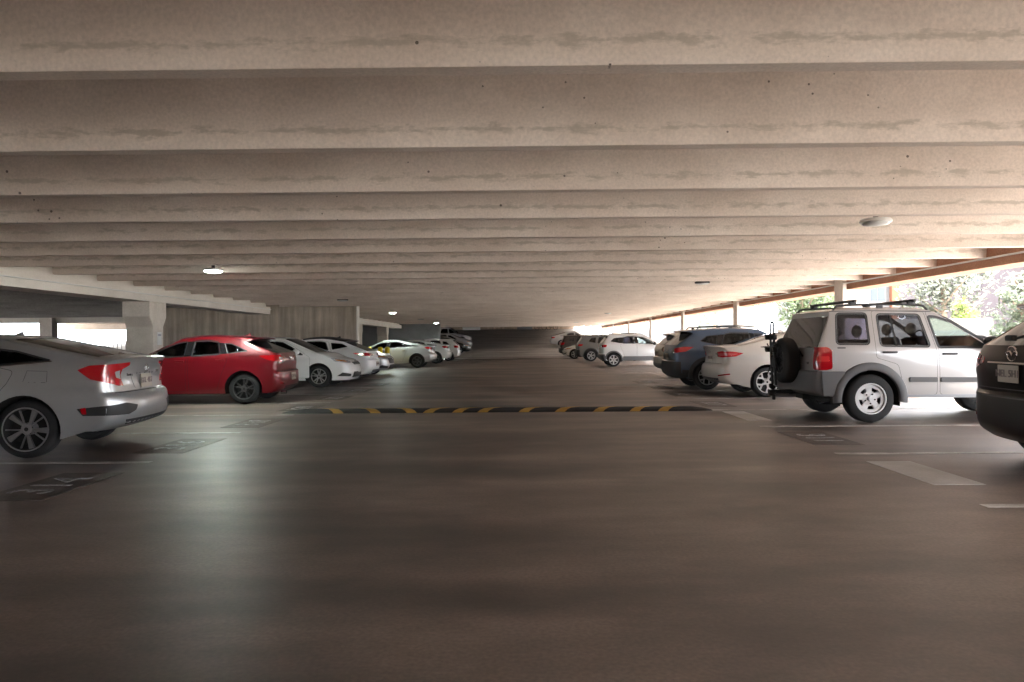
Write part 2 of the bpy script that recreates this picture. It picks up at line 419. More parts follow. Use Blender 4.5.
# ------------------------------------------------------------------ speed bump
sb = thing('speed_bump', 'long black rubber speed bump with yellow stripes across the aisle', 'speed bump', (-.36, 12.95, 0))
bm = bmesh.new()
prof = [(-.20, 0), (-.16, .035), (-.08, .065), (.08, .065), (.16, .035), (.20, 0)]
sts = [(-3.92, .15), (-3.78, .6), (-3.55, 1), (3.5, 1), (3.72, .6), (3.85, .15)]
rings = [[bm.verts.new((x, y * (0.6 + .4 * k), z * k + .001)) for y, z in prof] for x, k in sts]
for a, b in zip(rings, rings[1:]):
    for j in range(5): bm.faces.new((a[j], a[j + 1], b[j + 1], b[j]))
    bm.faces.new((a[5], a[0], b[0], b[5]))
bm.faces.new(rings[0]); bm.faces.new(rings[-1]); bmesh.ops.recalc_face_normals(bm, faces=bm.faces)
link('ramp_strip', bm, M_rubber, sb)
for px in (328, 365, 401, 439, 468, 493, 534, 570, 608, 644, 672):
    x = (px - 518) / 711 * 12.85 + .36
    bm = bmesh.new(); k = 1 if px < 420 else -1
    for off in (0,):
        pp = [(y, z) for y, z in prof]
        a = [bm.verts.new((x - .09 - y * k, y, z + .004)) for y, z in pp]; b = [bm.verts.new((x + .09 - y * k, y, z + .004)) for y, z in pp]
        for j in range(5): bm.faces.new((a[j], b[j], b[j + 1], a[j + 1]))
    bmesh.ops.solidify(bm, geom=list(bm.faces), thickness=.003)
    link('stripe', bm, M_byel, sb)

# ------------------------------------------------------------------ ceiling lamps
def lamp(x, y, lit, label, near=True):
    t = thing('ceiling_light', label, 'ceiling light', (x, y, BZ + .085), 0, 'round ceiling lights')
    bm = bmesh.new(); lathe(bm, [(.001, .50), (.03, .50), (.03, -.05), (.001, -.05)], 12, 'Z'); link('mount', bm, M_black, t, 40)
    bm = bmesh.new(); lathe(bm, [(.001, -.045), (.17, -.05), (.185, -.07), (.185, -.09), (.16, -.098), (.001, -.09)], 28, 'Z'); link('housing', bm, M_white if lit or y < 10 else M_black, t, 40)
    bm = bmesh.new(); lathe(bm, [(.165, -.094), (.15, -.115), (.09, -.128), (.001, -.132)], 28, 'Z'); link('lens', bm, M_lamp if lit else M_lampoff, t, 60)
    if lit:
        l = bpy.data.lights.new('lamp_glow', 'AREA'); l.shape = 'DISK'; l.size = .3; l.energy = 105; l.color = (.86, 1.0, .90)
        lo = bpy.data.objects.new('lamp_glow', l); COL.objects.link(lo); lo.parent = t; lo.location = (0, 0, -.14)
SY = lambda y: y
lamp(-5.97, 13.9, True, 'large lit round ceiling light above the left bays, nearest and brightest')
lamp(-5.92, 24.0, False, 'unlit round ceiling light above the white sedan on the left')
lamp(-6.1, 34.6, True, 'lit round ceiling light past the end of the streaked wall')
lamp(-6.2, 45.3, False, 'small unlit ceiling light between the two far lit ones on the left')
lamp(-6.26, 54.4, True, 'smallest and farthest lit round ceiling light on the left')
lamp(-6.5, 65.1, False, 'tiny unlit ceiling light near the foot of the ramp on the left')
lamp(4.42, 8.8, False, 'unlit round ceiling light with a white lens nearest on the right')
lamp(4.67, 18.0, False, 'unlit dark-rimmed ceiling light above the silver sedan on the right')
lamp(4.76, 37.6, False, 'small unlit ceiling light above the white crossover on the right')
lamp(4.57, 55.9, False, 'tiny unlit ceiling light farthest away on the right')

# bollards
for x, y, lab in ((-7.05, 33.6, 'yellow steel bollard, leftmost of the three beside the white frame'), (-6.45, 33.2, 'yellow steel bollard, middle of the three beside the silver sedan'), (-6.08, 33.0, 'yellow steel bollard, rightmost of three in front of the silver sedan')):
    t = thing('bollard', lab, 'bollard', (x, y, 0), 0, 'yellow bollards')
    bm = bmesh.new(); lathe(bm, [(.001, 0), (.11, 0), (.11, .98), (.085, 1.04), (.001, 1.06)], 20, 'Z'); link('post', bm, M_yellow, t, 50)
    bm = bmesh.new(); lathe(bm, [(.112, .70), (.116, .70), (.116, .76), (.112, .76)], 20, 'Z'); link('reflective_band', bm, M_white, t, 50)
# notice on the left column
t = thing('notice', 'small white paper notice on the left concrete column', 'sign', (-9.40, 18.55, 1.42))
box('board', (.006, 0, 0), (.01, .22, .34), M_white, t, .002)
box('print', (.012, 0, .09), (.002, .15, .05), simple('grey print', (.45, .45, .5), .6), t)

# ------------------------------------------------------------------ outside things
def leaves(bm, c, rad, n, size, mi=0):
    for _ in range(n):
        while True:
            p = Vector((random.uniform(-1, 1), random.uniform(-1, 1), random.uniform(-1, 1)))
            if .25 < p.length < 1: break
        p = Vector(c) + Vector((p.x * rad[0], p.y * rad[1], p.z * rad[2]))
        u = Vector((random.gauss(0, 1), random.gauss(0, 1), random.gauss(0, 1))).normalized(); v = u.orthogonal().normalized()
        s = size * random.uniform(.6, 1.3)
        f = bm.faces.new([bm.verts.new(p + u * s), bm.verts.new(p + v * s * .45), bm.verts.new(p - u * s), bm.verts.new(p - v * s * .45)])
        f.material_index = mi
def leafmat(name, c):
    if name in MATS: return MATS[name]
    m, nt, b = base_mat(name)
    n = nt.nodes.new('ShaderNodeTexNoise'); n.inputs['Scale'].default_value = 3
    g = nt.nodes.new('ShaderNodeNewGeometry'); nt.links.new(g.outputs['Position'], n.inputs['Vector'])
    r = nt.nodes.new('ShaderNodeValToRGB'); r.color_ramp.elements[0].color = (c[0] * .7, c[1] * .7, c[2] * .7, 1); r.color_ramp.elements[1].color = (min(1, c[0] * 1.3), min(1, c[1] * 1.3), min(1, c[2] * 1.3), 1)
    nt.links.new(n.outputs[0], r.inputs[0]); nt.links.new(r.outputs[0], b.inputs['Base Color'])
    b.inputs['Roughness'].default_value = .6; MATS[name] = m
    return m
def tree(x, y, h, rad, n, col, mname, label, size=.13):
    t = thing('tree', label, 'tree', (x, y, -.12), 0, 'trees outside the garage')
    bm = bmesh.new()
    tube(bm, [(0, 0, 0), (.05, .03, h * .3), (-.04, 0, h * .6), (0, 0, h * .8)], [.16, .12, .08, .04], 10)
    for k in range(6):
        a = k * 2.4; z = h * (.35 + .07 * k)
        tube(bm, [(0, 0, z), (math.cos(a) * rad * .35, math.sin(a) * rad * .35, z + h * .12), (math.cos(a) * rad * .7, math.sin(a) * rad * .7, z + h * .22)], [.05, .035, .015], 6)
    link('trunk', bm, simple('bark', (.22, .17, .13), .9), t, 60)
    bm = bmesh.new(); K = 14
    for k in range(K):
        a = random.uniform(0, 2 * PI); rr = rad * random.uniform(.1, .7); z = h * random.uniform(.42, .9)
        s = rad * random.uniform(.35, .55)
        leaves(bm, (math.cos(a) * rr, math.sin(a) * rr, z), (s, s, s * .8), n // K, size)
    link('foliage', bm, leafmat(mname, col), t)
G1, G2, G3 = (.085, .12, .05), (.15, .20, .04), (.11, .12, .085)
tree(13.6, 34, 5.2, 2.3, 2600, G1, 'green leaves', 'leafy green tree seen above the bicycle rack of the tan SUV')
tree(17.5, 41, 6.0, 2.6, 2200, G1, 'green leaves', 'green tree just left of the column behind the tan SUV roof')
tree(17.6, 29.5, 5.6, 2.4, 2600, G3, 'grey leaves', 'pale grey-green tree above the windscreen of the tan SUV')
tree(15.9, 25.4, 3.0, .75, 1500, G2, 'lime leaves', 'small lime-green shrub tree behind the low wall at right', .09)
tree(18.3, 25.6, 4.4, 1.3, 1600, G3, 'grey leaves', 'slim grey-green tree standing before the mauve building')
tree(14.6, 20.6, 3.1, .8, 1500, (.07, .09, .05), 'dull leaves', 'bushy olive shrub beside the end of the low wall', .09)
tree(16.0, 58, 6, 2.4, 1800, G3, 'grey leaves', 'distant pale tree seen between the farther right columns')
struct(b2('garden_wall', 11.4, 15.9, 23.9, 24.15, -.12, 1.92, concrete('garden wall render', (.14, .13, .115), (.17, .16, .14), 1, .9)))
struct(b2('garden_wall', 12.2, 16.6, 22.0, 22.2, -.12, 1.5, concrete('grey block', (.10, .10, .10), (.13, .13, .13), 1, .9)))
def building(name, label, x0, x1, y0, y1, h, mat, wins, faceX=True):
    t = thing(name, label, 'building', (x0, y0, -.12))
    box('wall', ((x1 - x0) / 2, (y1 - y0) / 2, h / 2), (x1 - x0, y1 - y0, h), mat, t)
    box('roof', ((x1 - x0) / 2, (y1 - y0) / 2, h + .1), (x1 - x0 + .5, y1 - y0 + .5, .22), M_light, t)
    gm = simple('far window', (.04, .05, .06), .2)
    for a, z, w, hh in wins:        # on the -Y face, or (negative a) on the -X face
        if a >= 0: c = (a, -.03, z); s = (w, .08, hh); s2 = (w * .42, .03, hh * .8); o2 = [(w * -.23, -.05, 0), (w * .23, -.05, 0)]
        else: c = (-.03, -a, z); s = (.08, w, hh); s2 = (.03, w * .42, hh * .8); o2 = [(-.05, w * -.23, 0), (-.05, w * .23, 0)]
        fr = box('window', c, s, simple('window frame grey', (.22, .22, .22), .5), t)
        for q in o2: box('pane', (c[0] + q[0], c[1] + q[1], c[2] + q[2]), s2, gm, fr)
    return t
M_mauve = concrete('mauve stucco', (.080, .066, .072), (.098, .082, .088), .5, .9)
M_wht = concrete('white stucco', (.13, .13, .13), (.16, .16, .16), .5, .9)
b = building('building', 'mauve apartment building with small windows behind the trees', 23.5, 32.5, 34, 44, 11, M_mauve, [(1.2, 5.3, 1.5, .6), (1.5, 2.4, 1.3, .5), (4.5, 5.3, 1.5, 1.4), (-3, 4.5, 1.5, 1.4)])
b = building('building', 'white building wing with a tall window at the right edge', 23.2, 30, 27, 31, 10, M_wht, [(1.5, 4.2, 1.3, 2.0), (4, 4.2, 1.3, 2.0), (-2, 4.2, 1.2, 1.6)])
b = building('building', 'white building with paned windows behind the tan SUV roof', 24, 40, 56, 66, 12, M_wht, [(1.2, 4.9, 1.2, 1.5), (4.2, 4.9, 1.3, 1.5), (8, 4.9, 1.3, 1.5), (-3, 4.9, 1.3, 1.5), (-7, 4.9, 1.3, 1.5)])
box('pilaster', (5.45, -.2, 6), (.6, .4, 12), simple('dark terracotta', (.16, .06, .03), .8), b)
b = building('building', 'long pale building beyond the far right openings', 19, 24, 74, 150, 12, M_wht, [(-4 - 6 * k, 4, 2.4, 2.4) for k in range(12)])
t = thing('railing', 'metal railing outside the left opening behind the silver sedan roof', 'railing', (-28, 46, -.05))
bm = bmesh.new()
for k in range(24): tube(bm, [(k * .28, 0, 0), (k * .28, 0, 1.55)], .018, 6)
link('baluster', bm, M_clad, t)
bm = bmesh.new(); tube(bm, [(0, 0, 1.55), (6.5, 0, 1.55)], .03, 6); tube(bm, [(0, 0, .2), (6.5, 0, .2)], .03, 6); link('rail', bm, M_clad, t)
# bits against the far wall at the top of the ramp
for x, w, h, m, lab in ((-8.9, 2.6, 1.1, M_white, 'white utility cabinet at the ramp top on the left'), (-1.0, 2.2, .9, M_grey, 'grey utility cabinet in the middle of the ramp top')):
    t = thing('utility_cabinet', lab, 'cabinet', (x + 4.5 - 2.5, 105.5, (105.5 - 58) * .062))
    box('body', (0, 0, h / 2), (w, .6, h), m, t, .02); box('lid', (0, 0, h + .03), (w + .08, .68, .06), M_clad, t)
    box('handle', (w * .3, -.32, h * .6), (.2, .04, .04), M_black, t)
def bicycle(x, y, z, rz, label):
    t = thing('bicycle', label, 'bicycle', (x, y, z), rz, 'bicycles at the ramp top')
    for s in (-.52, .52):
        bm = bmesh.new(); N = 24
        tube(bm, [(s + .33 * math.cos(2 * PI * k / N), 0, .34 + .33 * math.sin(2 * PI * k / N)) for k in range(N + 1)], .035, 6); link('wheel', bm, M_black, t)
    bm = bmesh.new()
    for p in ([(-.52, 0, .34), (-.15, 0, .75), (.38, 0, .8), (.52, 0, .34)], [(-.52, 0, .34), (-.05, 0, .3), (-.2, 0, .95)], [(-.05, 0, .3), (.36, 0, .75)]): tube(bm, p, .025, 6)
    link('frame', bm, M_black, t)
    bm = bmesh.new(); tube(bm, [(.36, -.25, 1.0), (.38, 0, .98), (.36, .25, 1.0)], .018, 6); tube(bm, [(.38, 0, .8), (.38, 0, .98)], .018, 6); link('handlebar', bm, M_black, t)
    bm = bmesh.new(); bx(bm, (-.2, 0, .97), (.26, .13, .06), bevel=.02); link('saddle', bm, M_black, t)
gz = (104 - 58) * .062
bicycle(3.3, 104, gz, 0, 'dark bicycle standing at the ramp top, left one of two'); bicycle(5.0, 104, gz, .2, 'dark bicycle standing at the ramp top, right one of two')

# ------------------------------------------------------------------ car builder
def in_poly(p, poly):
    x, y = p; c = False; n = len(poly); j = n - 1
    for i in range(n):
        xi, yi = poly[i]; xj, yj = poly[j]
        if (yi > y) != (yj > y) and x < (xj - xi) * (y - yi) / (yj - yi) + xi: c = not c
        j = i
    return c
def resample(loop, d, closed=True):
    out = []; n = len(loop)
    for i in range(n if closed else n - 1):
        a = loop[i]; b = loop[(i + 1) % n]
        k = max(1, int(math.ceil(math.dist(a, b) / d)))
        for t in range(k): out.append((a[0] + (b[0] - a[0]) * t / k, a[1] + (b[1] - a[1]) * t / k))
    if not closed: out.append(tuple(loop[-1]))
    return out
def rounded(poly, r, n=4):
    out = []; N = len(poly)
    for i in range(N):
        p = Vector(poly[i][:2]); rr = poly[i][2] if len(poly[i]) > 2 else r
        a = Vector(poly[i - 1][:2]); b = Vector(poly[(i + 1) % N][:2])
        da = (a - p); db = (b - p); k = min(rr, da.length * .45, db.length * .45)
        if k < 1e-4: out.append(tuple(p)); continue
        A = p + da.normalized() * k; B = p + db.normalized() * k
        for t in range(n + 1):
            u = t / n; q = A * (1 - u) ** 2 + p * 2 * u * (1 - u) + B * u * u
            out.append((q.x, q.y))
    return out
def cdt(outer, holes, sp):
    pts = list(outer); edges = []; 
    def add(loop):
        s = len(pts) - (len(loop) if loop is outer else 0)
        if loop is not outer: s = len(pts); pts.extend(loop)
        n = len(loop)
        for i in range(n): edges.append((s + i, s + (i + 1) % n))
    add(outer)
    for h in holes: add(h)
    xs = [p[0] for p in outer]; ys = [p[1] for p in outer]
    bound = list(pts); x = min(xs) + sp * .5; row = 0
    while x < max(xs):
        y = min(ys) + sp * .5 + (row % 2) * sp * .5
        while y < max(ys):
            q = (x, y)
            if in_poly(q, outer) and not any(in_poly(q, h) for h in holes) and min((b[0] - x) ** 2 + (b[1] - y) ** 2 for b in bound) > (sp * .4) ** 2: pts.append(q)
            y += sp
        x += sp; row += 1
    r = delaunay_2d_cdt([Vector(p) for p in pts], edges, [], 0, 1e-6)
    V = [(v[0], v[1]) for v in r[0]]; F = []
    for f in r[2]:
        c = (sum(V[i][0] for i in f) / len(f), sum(V[i][1] for i in f) / len(f))
        if in_poly(c, outer) and not any(in_poly(c, h) for h in holes): F.append(f)
    return V, F
def offset_loop(loop, d):
    n = len(loop); A = sum(loop[i][0] * loop[(i + 1) % n][1] - loop[(i + 1) % n][0] * loop[i][1] for i in range(n))
    s = 1 if A > 0 else -1; out = []
    for i in range(n):
        a = Vector(loop[i - 1]); p = Vector(loop[i]); b = Vector(loop[(i + 1) % n])
        e = (b - a)
        if e.length < 1e-9: out.append(tuple(p)); continue
        e.normalize(); nrm = Vector((e.y, -e.x)) * s
        q = p + nrm * d; out.append((q.x, q.y))
    return out

class Car:
    def __init__(s, S, name, label, loc, rz, paintm, cat='car', group=None, sp=.08):
        s.S = S; s.sp = sp; s.root = thing(name, label, cat, loc, rz, group)
        s.L = S['L']; s.Wd = S['W']; s.R = S['R']; s.xr = S['xr']; s.xf = S['xf']; s.ra = S.get('ra', s.R + .055)
        s.paint = paintm; s.glass = S.get('glass', M_gdark)
        s.body()
    # half width of the body side at (x, z)
    def Y(s, x, z):
        S = s.S; h = s.Wd / 2; L = s.L
        a = S.get('pr', .09); b = S.get('pf', .12); xr = S.get('xpr', 1.0); xf = L - S.get('xpf', 1.2)
        p = 1.0
        if x < xr: p -= a * ((xr - x) / xr) ** 2
        if x > xf: p -= b * ((x - xf) / (L - xf)) ** 2
        y = h * p
        zb = S['zbr'] + (S['zbf'] - S['zbr']) * min(1, max(0, x / L)); zm = S.get('zm', .62); c1 = S.get('c1', .03)
        if z > zb: y -= c1 + S.get('tum', .42) * (z - zb) + S.get('tum2', 0) * (z - zb) ** 2
        elif z > zm: y -= c1 * ((z - zm) / (zb - zm)) ** 2
        else: y -= S.get('c2', .05) * ((zm - z) / (zm - .15)) ** 2
        for cx, cz, amp in S.get('crease', ()):
            y += 0
        fl = S.get('flare', .018)
        for xw in (s.xr, s.xf):
            r = math.hypot(x - xw, (z - s.R)); d = (r - s.ra) / .09
            if d > -1: y += fl * math.exp(-d * d)
        cr = S.get('cz')
        if cr:
            zc = cr[0] + (cr[1] - cr[0]) * x / L
            y += cr[2] * math.exp(-((z - zc) / .035) ** 2)
            if z < zc: y -= cr[2] * .9 * math.exp(-((z - zc + .08) / .05) ** 2)
        return y
    def body(s):
        S = s.S; K = S['out']     # (x, z, dx, dz, n, sharp)
        K = [tuple(k) + (3.0, 0)[len(k) - 4:] if len(k) < 6 else tuple(k) for k in K]
        s.K = K; N = len(K); sub = S.get('sub', 5)
        rows = []; s.keyrow = []
        def herm(P, i, t):
            p1, p2 = P[i], P[i + 1]; d = (p2 - p1).length
            t1 = ((P[i + 1] - P[i - 1]) if i > 0 and not K[i][5] else (p2 - p1)); t2 = ((P[i + 2] - P[i]) if i + 2 < N and not K[i + 1][5] else (p2 - p1))
            t1 = t1.normalized() * d if t1.length > 1e-9 else t1; t2 = t2.normalized() * d if t2.length > 1e-9 else t2
            a, b, c, e = 2 * t**3 - 3 * t**2 + 1, t**3 - 2 * t**2 + t, -2 * t**3 + 3 * t**2, t**3 - t**2
            return p1 * a + t1 * b + p2 * c + t2 * e
        O = [Vector((k[0], k[1])) for k in K]; E = [Vector((k[0] + k[2], k[1] + k[3])) for k in K]
        for i in range(N - 1):
            s.keyrow.append(len(rows))
            m = max(2, min(sub * 3, int((O[i + 1] - O[i]).length / (s.sp * 1.1)) + 1))
            for j in range(m):
                t = j / m; rows.append((herm(O, i, t), herm(E, i, t), K[i][4] * (1 - t) + K[i + 1][4] * t))
        s.keyrow.append(len(rows)); rows.append((O[-1], E[-1], K[-1][4]))
        s.rows = rows
        ts = [math.sin(PI / 2 * j / 10) for j in range(11)]
        cols = [-t for t in reversed(ts)] + ts[1:]          # -1 .. 1, dense at the edges
        bm = bmesh.new(); grid = []
        for (o, e, n) in rows:
            ye = s.Y(e.x, e.y); line = []
            for t in cols:
                g = (1 - abs(t) ** n) ** (1 / n) if abs(t) < 1 else 0
                line.append(bm.verts.new((e.x + (o.x - e.x) * g, ye * t, e.y + (o.y - e.y) * g)))
            grid.append(line)
        gl = {}
        for nm, (ka, kb, jm) in S['glz'].items():
            for r in range(s.keyrow[ka], s.keyrow[kb]):
                for c in range(len(cols) - 1):
                    if c >= jm and c < len(cols) - 1 - jm: gl[(r, c)] = nm
        gfaces = {nm: [] for nm in S['glz']}
        def outward(f, ref=Vector((s.L * .5, 0, .7))):
            f.normal_update()
            c = f.calc_center_median() - ref
            c.x *= .35
            if f.normal.dot(c) < 0: f.normal_flip()
        slot = S.get('slots', [])       # (keyA, keyB, matindex)
        allf = []
        for r in range(len(rows) - 1):
            mi = 0
            for ka, kb, m_ in slot:
                if s.keyrow[ka] <= r < s.keyrow[kb]: mi = m_
            for c in range(len(cols) - 1):
                q = (grid[r][c], grid[r][c + 1], grid[r + 1][c + 1], grid[r + 1][c])
                if (r, c) in gl: gfaces[gl[(r, c)]].append([v.co.copy() for v in q]); continue
                f = bm.faces.new(q); f.material_index = mi; outward(f); allf.append(f)
        # side panels
        eloop = [(e.x, e.y) for (o, e, n) in rows]
        R, ra = s.R, s.ra; zb = S.get('zbot', .22)
        def arch(xw):
            zc = R; h = math.sqrt(max(0, ra * ra - (zc - zb) ** 2)); a0 = math.atan2(zb - zc, h)
            return [(xw + ra * math.cos(a0 + (PI - 2 * a0) * k / 20), zc + ra * math.sin(a0 + (PI - 2 * a0) * k / 20)) for k in range(21)]
        bottom = arch(s.xf) + arch(s.xr)
        # eloop runs rear bottom -> front bottom; then come back along the bottom
        bot = resample([eloop[-1]] + bottom + [eloop[0]], s.sp, closed=False)[1:-1]
        s.outer = eloop + bot
        s.side_sets = [('body', s.outer, list(S.get('doors', {}).values()) + [w for w in S.get('wins', {}).values()])]
        doors = {k: resample(rounded(v['poly'], .05), s.sp) for k, v in S.get('doors', {}).items()}
        wins = {k: resample(rounded(v['poly'], v.get('r', .05)), s.sp) for k, v in S.get('wins', {}).items()}
        s.wins = wins
        holes = list(doors.values()) + [w for k, w in wins.items() if not S['wins'][k].get('door')]
        V, F = cdt(s.outer, holes, s.sp)
        def sidefaces(bm, V, F, sg, off=0, mi=0, vz=None):
            vv = [bm.verts.new((x, sg * (s.Y(x, z) + off), z)) for x, z in V]
            for f in F:
                try: q = bm.faces.new([vv[i] for i in f])
                except ValueError: continue
                q.normal_update(); q.material_index = mi
                if q.normal.y * sg < 0: q.normal_flip()
                if vz:
                    c = q.calc_center_median()
                    if c.z < vz(c.x): q.material_index = 1
        vz = S.get('lower')
        for sg in (1, -1): sidefaces(bm, V, F, sg, 0, 0, vz)
        bmesh.ops.remove_doubles(bm, verts=bm.verts, dist=2e-4)
        bodym = [s.paint, S.get('lowmat', M_clad), M_black]
        s.bvh = BVHTree.FromBMesh(bm)
        # dark sealing strips behind the door gaps
        for nm, lp in doors.items():
            for sg in (1, -1):
                a = offset_loop(lp, .02); b = offset_loop(lp, -.02)
                va = [bm.verts.new((x, sg * (s.Y(x, z) - .016), z)) for x, z in a]; vb = [bm.verts.new((x, sg * (s.Y(x, z) - .016), z)) for x, z in b]
                for i in range(len(lp)):
                    j = (i + 1) % len(lp); f = bm.faces.new((va[i], va[j], vb[j], vb[i])); f.material_index = 2
        s.bodyo = link('body', bm, bodym, s.root, smooth=38)
        # doors
        for nm, lp in doors.items():
            inner = offset_loop(lp, -S.get('gap', .005))
            wn = [w for k, w in wins.items() if S['wins'][k].get('door') == nm]
            V, F = cdt(inner, wn, s.sp)
            for sg in (1, -1):
                bm = bmesh.new(); sidefaces(bm, V, F, sg, 0, 0, vz)
                d = link(nm, bm, bodym, s.root, smooth=50)
                hd = S['doors'][nm].get('handle')
                if hd:
                    hx, hz, hm = hd; bm = bmesh.new(); y0 = s.Y(hx, hz)
                    bx(bm, (hx, sg * (y0 + .012), hz), (S.get('hlen', .2), .03, .032), bevel=.012)
                    link('door_handle', bm, hm, d, smooth=50)
                for k, w in wins.items():
                    if S['wins'][k].get('door') == nm: s.window(k, w, sg, d)
        for k, w in wins.items():
            if not S['wins'][k].get('door'):
                for sg in (1, -1): s.window(k, w, sg, s.root)
        for nm, fl in gfaces.items():
            bm = bmesh.new()
            for q in fl:
                f = bm.faces.new([bm.verts.new(v) for v in q])
            bmesh.ops.remove_doubles(bm, verts=bm.verts, dist=1e-4)
            for f in bm.faces: outward(f)
            for v in bm.verts: v.normal_update()
            for v in bm.verts: v.co -= v.normal * .004
            link(nm, bm, S.get('rglass', s.glass) if nm != 'windshield' else S.get('wsglass', s.glass), s.root, smooth=180)
        # wheel wells and underbody
        bm = bmesh.new()
        for xw in (s.xr, s.xf):
            for sg in (1, -1):
                y1 = sg * (s.Y(xw, R + ra * .9) - .03); y0 = sg * (s.Wd / 2 - .36)
                pa = [(xw + (ra + .01) * math.cos(PI * k / 12 * 1.16 - .25), R + (ra + .01) * math.sin(PI * k / 12 * 1.16 - .25)) for k in range(13)]
                A = [bm.verts.new((x, sg * (s.Y(x, z) - .004), z)) for x, z in pa]; B = [bm.verts.new((x, y0, z)) for x, z in pa]
                for i in range(12): bm.faces.new((A[i], A[i + 1], B[i + 1], B[i]))
                bm.faces.new(B)
        e0 = rows[0][0].x; e1 = rows[-1][0].x; hw = s.Wd / 2
        zt = S.get('zund', .19)
        xa = s.xr + .1; bx(bm, ((xa + e1) / 2 - .08, 0, zt + .11), (e1 - xa - .2, hw * 2 - .74, .18))
        bx(bm, ((s.xr + s.xf) / 2, 0, zt + .08), (s.xf - s.xr - 2 * ra - .03, hw * 2 - .16, .14))
        bx(bm, ((s.xr + s.xf) / 2, 0, .42), (s.xf - s.xr - 2 * ra - .1, hw * 2 - .2, .05))
        bx(bm, ((e0 + xa) / 2 + .06, 0, rows[0][0].y + .12), (xa - e0 - .1, hw * 2 - .76, .18))
        tube(bm, [(s.xr, -hw + .25, R), (s.xr, hw - .25, R)], .05, 8); tube(bm, [(s.xf, -hw + .25, R), (s.xf, hw - .25, R)], .04, 8)
        link('underbody', bm, M_under, s.root)
        # wheels
        wm = None
        for xw in (s.xr, s.xf):
            for sg in (1, -1):
                yo = s.Wd / 2 - S.get('wi', .035)
                if wm is None: wm = s.wheel_meshes(S.get('rim', {}))
                o = bpy.data.objects.new('wheel', wm[0]); COL.objects.link(o); o.parent = s.root
                o.location = (xw, sg * (yo - .11), R)
                o.rotation_euler = (0, random.uniform(0, 6) if not S.get('wrot') else S['wrot'], PI if sg < 0 else 0)
                t = bpy.data.objects.new('tyre', wm[1]); COL.objects.link(t); t.parent = o
                if s.sp < .12:
                    pass
        if S.get('cabin'):
            s.cabin(S['cabin'])
    def window(s, nm, lp, sg, par):
        S = s.S; V, F = cdt(lp, [], s.sp * 1.2)
        bm = bmesh.new(); vv = [bm.verts.new((x, sg * (s.Y(x, z) - .008), z)) for x, z in V]
        for f in F:
            q = bm.faces.new([vv[i] for i in f]); q.normal_update()
            if q.normal.y * sg < 0: q.normal_flip()
        w = S['wins'][nm]
        o = link('window', bm, w.get('mat', s.glass), par, smooth=180)
        # dark frame round the pane
        a = offset_loop(lp, w.get('fo', .012)); b = offset_loop(lp, -w.get('fi', .012)); bm = bmesh.new()
        n = len(lp)
        VA = [bm.verts.new((x, sg * (s.Y(x, z) + .003), z)) for x, z in a]; VB = [bm.verts.new((x, sg * (s.Y(x, z) - .002), z)) for x, z in b]
        VC = [bm.verts.new((x, sg * (s.Y(x, z) - .012), z)) for x, z in b]
        for i in range(n):
            j = (i + 1) % n
            bm.faces.new((VA[i], VA[j], VB[j], VB[i])); bm.faces.new((VB[i], VB[j], VC[j], VC[i]))
        bmesh.ops.recalc_face_normals(bm, faces=bm.faces)
        link('window_frame', bm, w.get('fm', M_black), o, smooth=40)
        for bar in w.get('bars', ()):
            (x0, z0), (x1, z1), wd = bar
            bm = bmesh.new(); q = []
            for k in range(7):
                t = k / 6; x = x0 + (x1 - x0) * t; z = z0 + (z1 - z0) * t; y = sg * (s.Y(x, z) + .001)
                q.append((bm.verts.new((x - wd / 2, y, z)), bm.verts.new((x + wd / 2, y, z))))
            for p, r in zip(q, q[1:]): bm.faces.new((p[0], p[1], r[1], r[0]))
            bmesh.ops.solidify(bm, geom=list(bm.faces), thickness=.012)
            link('window_bar', bm, M_black, o)
    def wheel_meshes(s, P):
        R = s.R; rr = P.get('rr', R * .69); w = .105; n = P.get('n', 5); st = P.get('style', 'five')
        bm = bmesh.new()
        lathe(bm, [(rr - .005, -w), (rr + .012, -w - .004), (rr + .03, -w + .004), (R - .035, -w - .002), (R - .008, -w + .02), (R, -w + .045), (R, w - .045), (R - .008, w - .02), (R - .035, w), (rr + .03, w + .004), (rr + .012, w + .006), (rr - .005, w - .004), (rr - .005, -w)], 40)
        me_t = bpy.data.meshes.new('tyre'); bm.to_mesh(me_t); bm.free(); me_t.materials.append(M_tyre); me_t.shade_smooth(); me_t.set_sharp_from_angle(angle=.8)
        bm = bmesh.new()
        lathe(bm, [(rr + .004, w - .002), (rr + .004, w + .006), (rr - .012, w + .006), (rr - .02, w - .012), (rr - .028, -.04), (.02, -.05)], 40, mi=0)
        for f in bm.faces:
            c = f.calc_center_median()
            if c.y < w - .02 or (P.get('dark') and math.hypot(c.x, c.z) < rr - .010): f.material_index = 1
        y1 = w - P.get('dish', .012)
        def spoke(a0, w0, r0, a1, w1, r1, y0_=None, th=.03, mi=0):
            """tapered bar from (angle a0, radius r0) to (a1, r1)"""
            P0 = Vector((r0 * math.cos(a0), 0, r0 * math.sin(a0))); P1 = Vector((r1 * math.cos(a1), 0, r1 * math.sin(a1)))
            d = (P1 - P0).normalized(); u = Vector((-d.z, 0, d.x)); ya = y1 - .006 if y0_ is None else y0_; yb = y1
            vs = []
            for p, ww, yy in ((P0, w0, ya), (P1, w1, yb)):
                for sgn, dy in ((-1, -th), (-.8, 0), (.8, 0), (1, -th)): vs.append(bm.verts.new(p + u * ww / 2 * sgn + Vector((0, yy + dy, 0))))
            for q in ((0, 1, 5, 4), (1, 2, 6, 5), (2, 3, 7, 6), (3, 0, 4, 7), (0, 3, 2, 1), (4, 5, 6, 7)):
                f = bm.faces.new([vs[i] for i in q]); f.material_index = mi
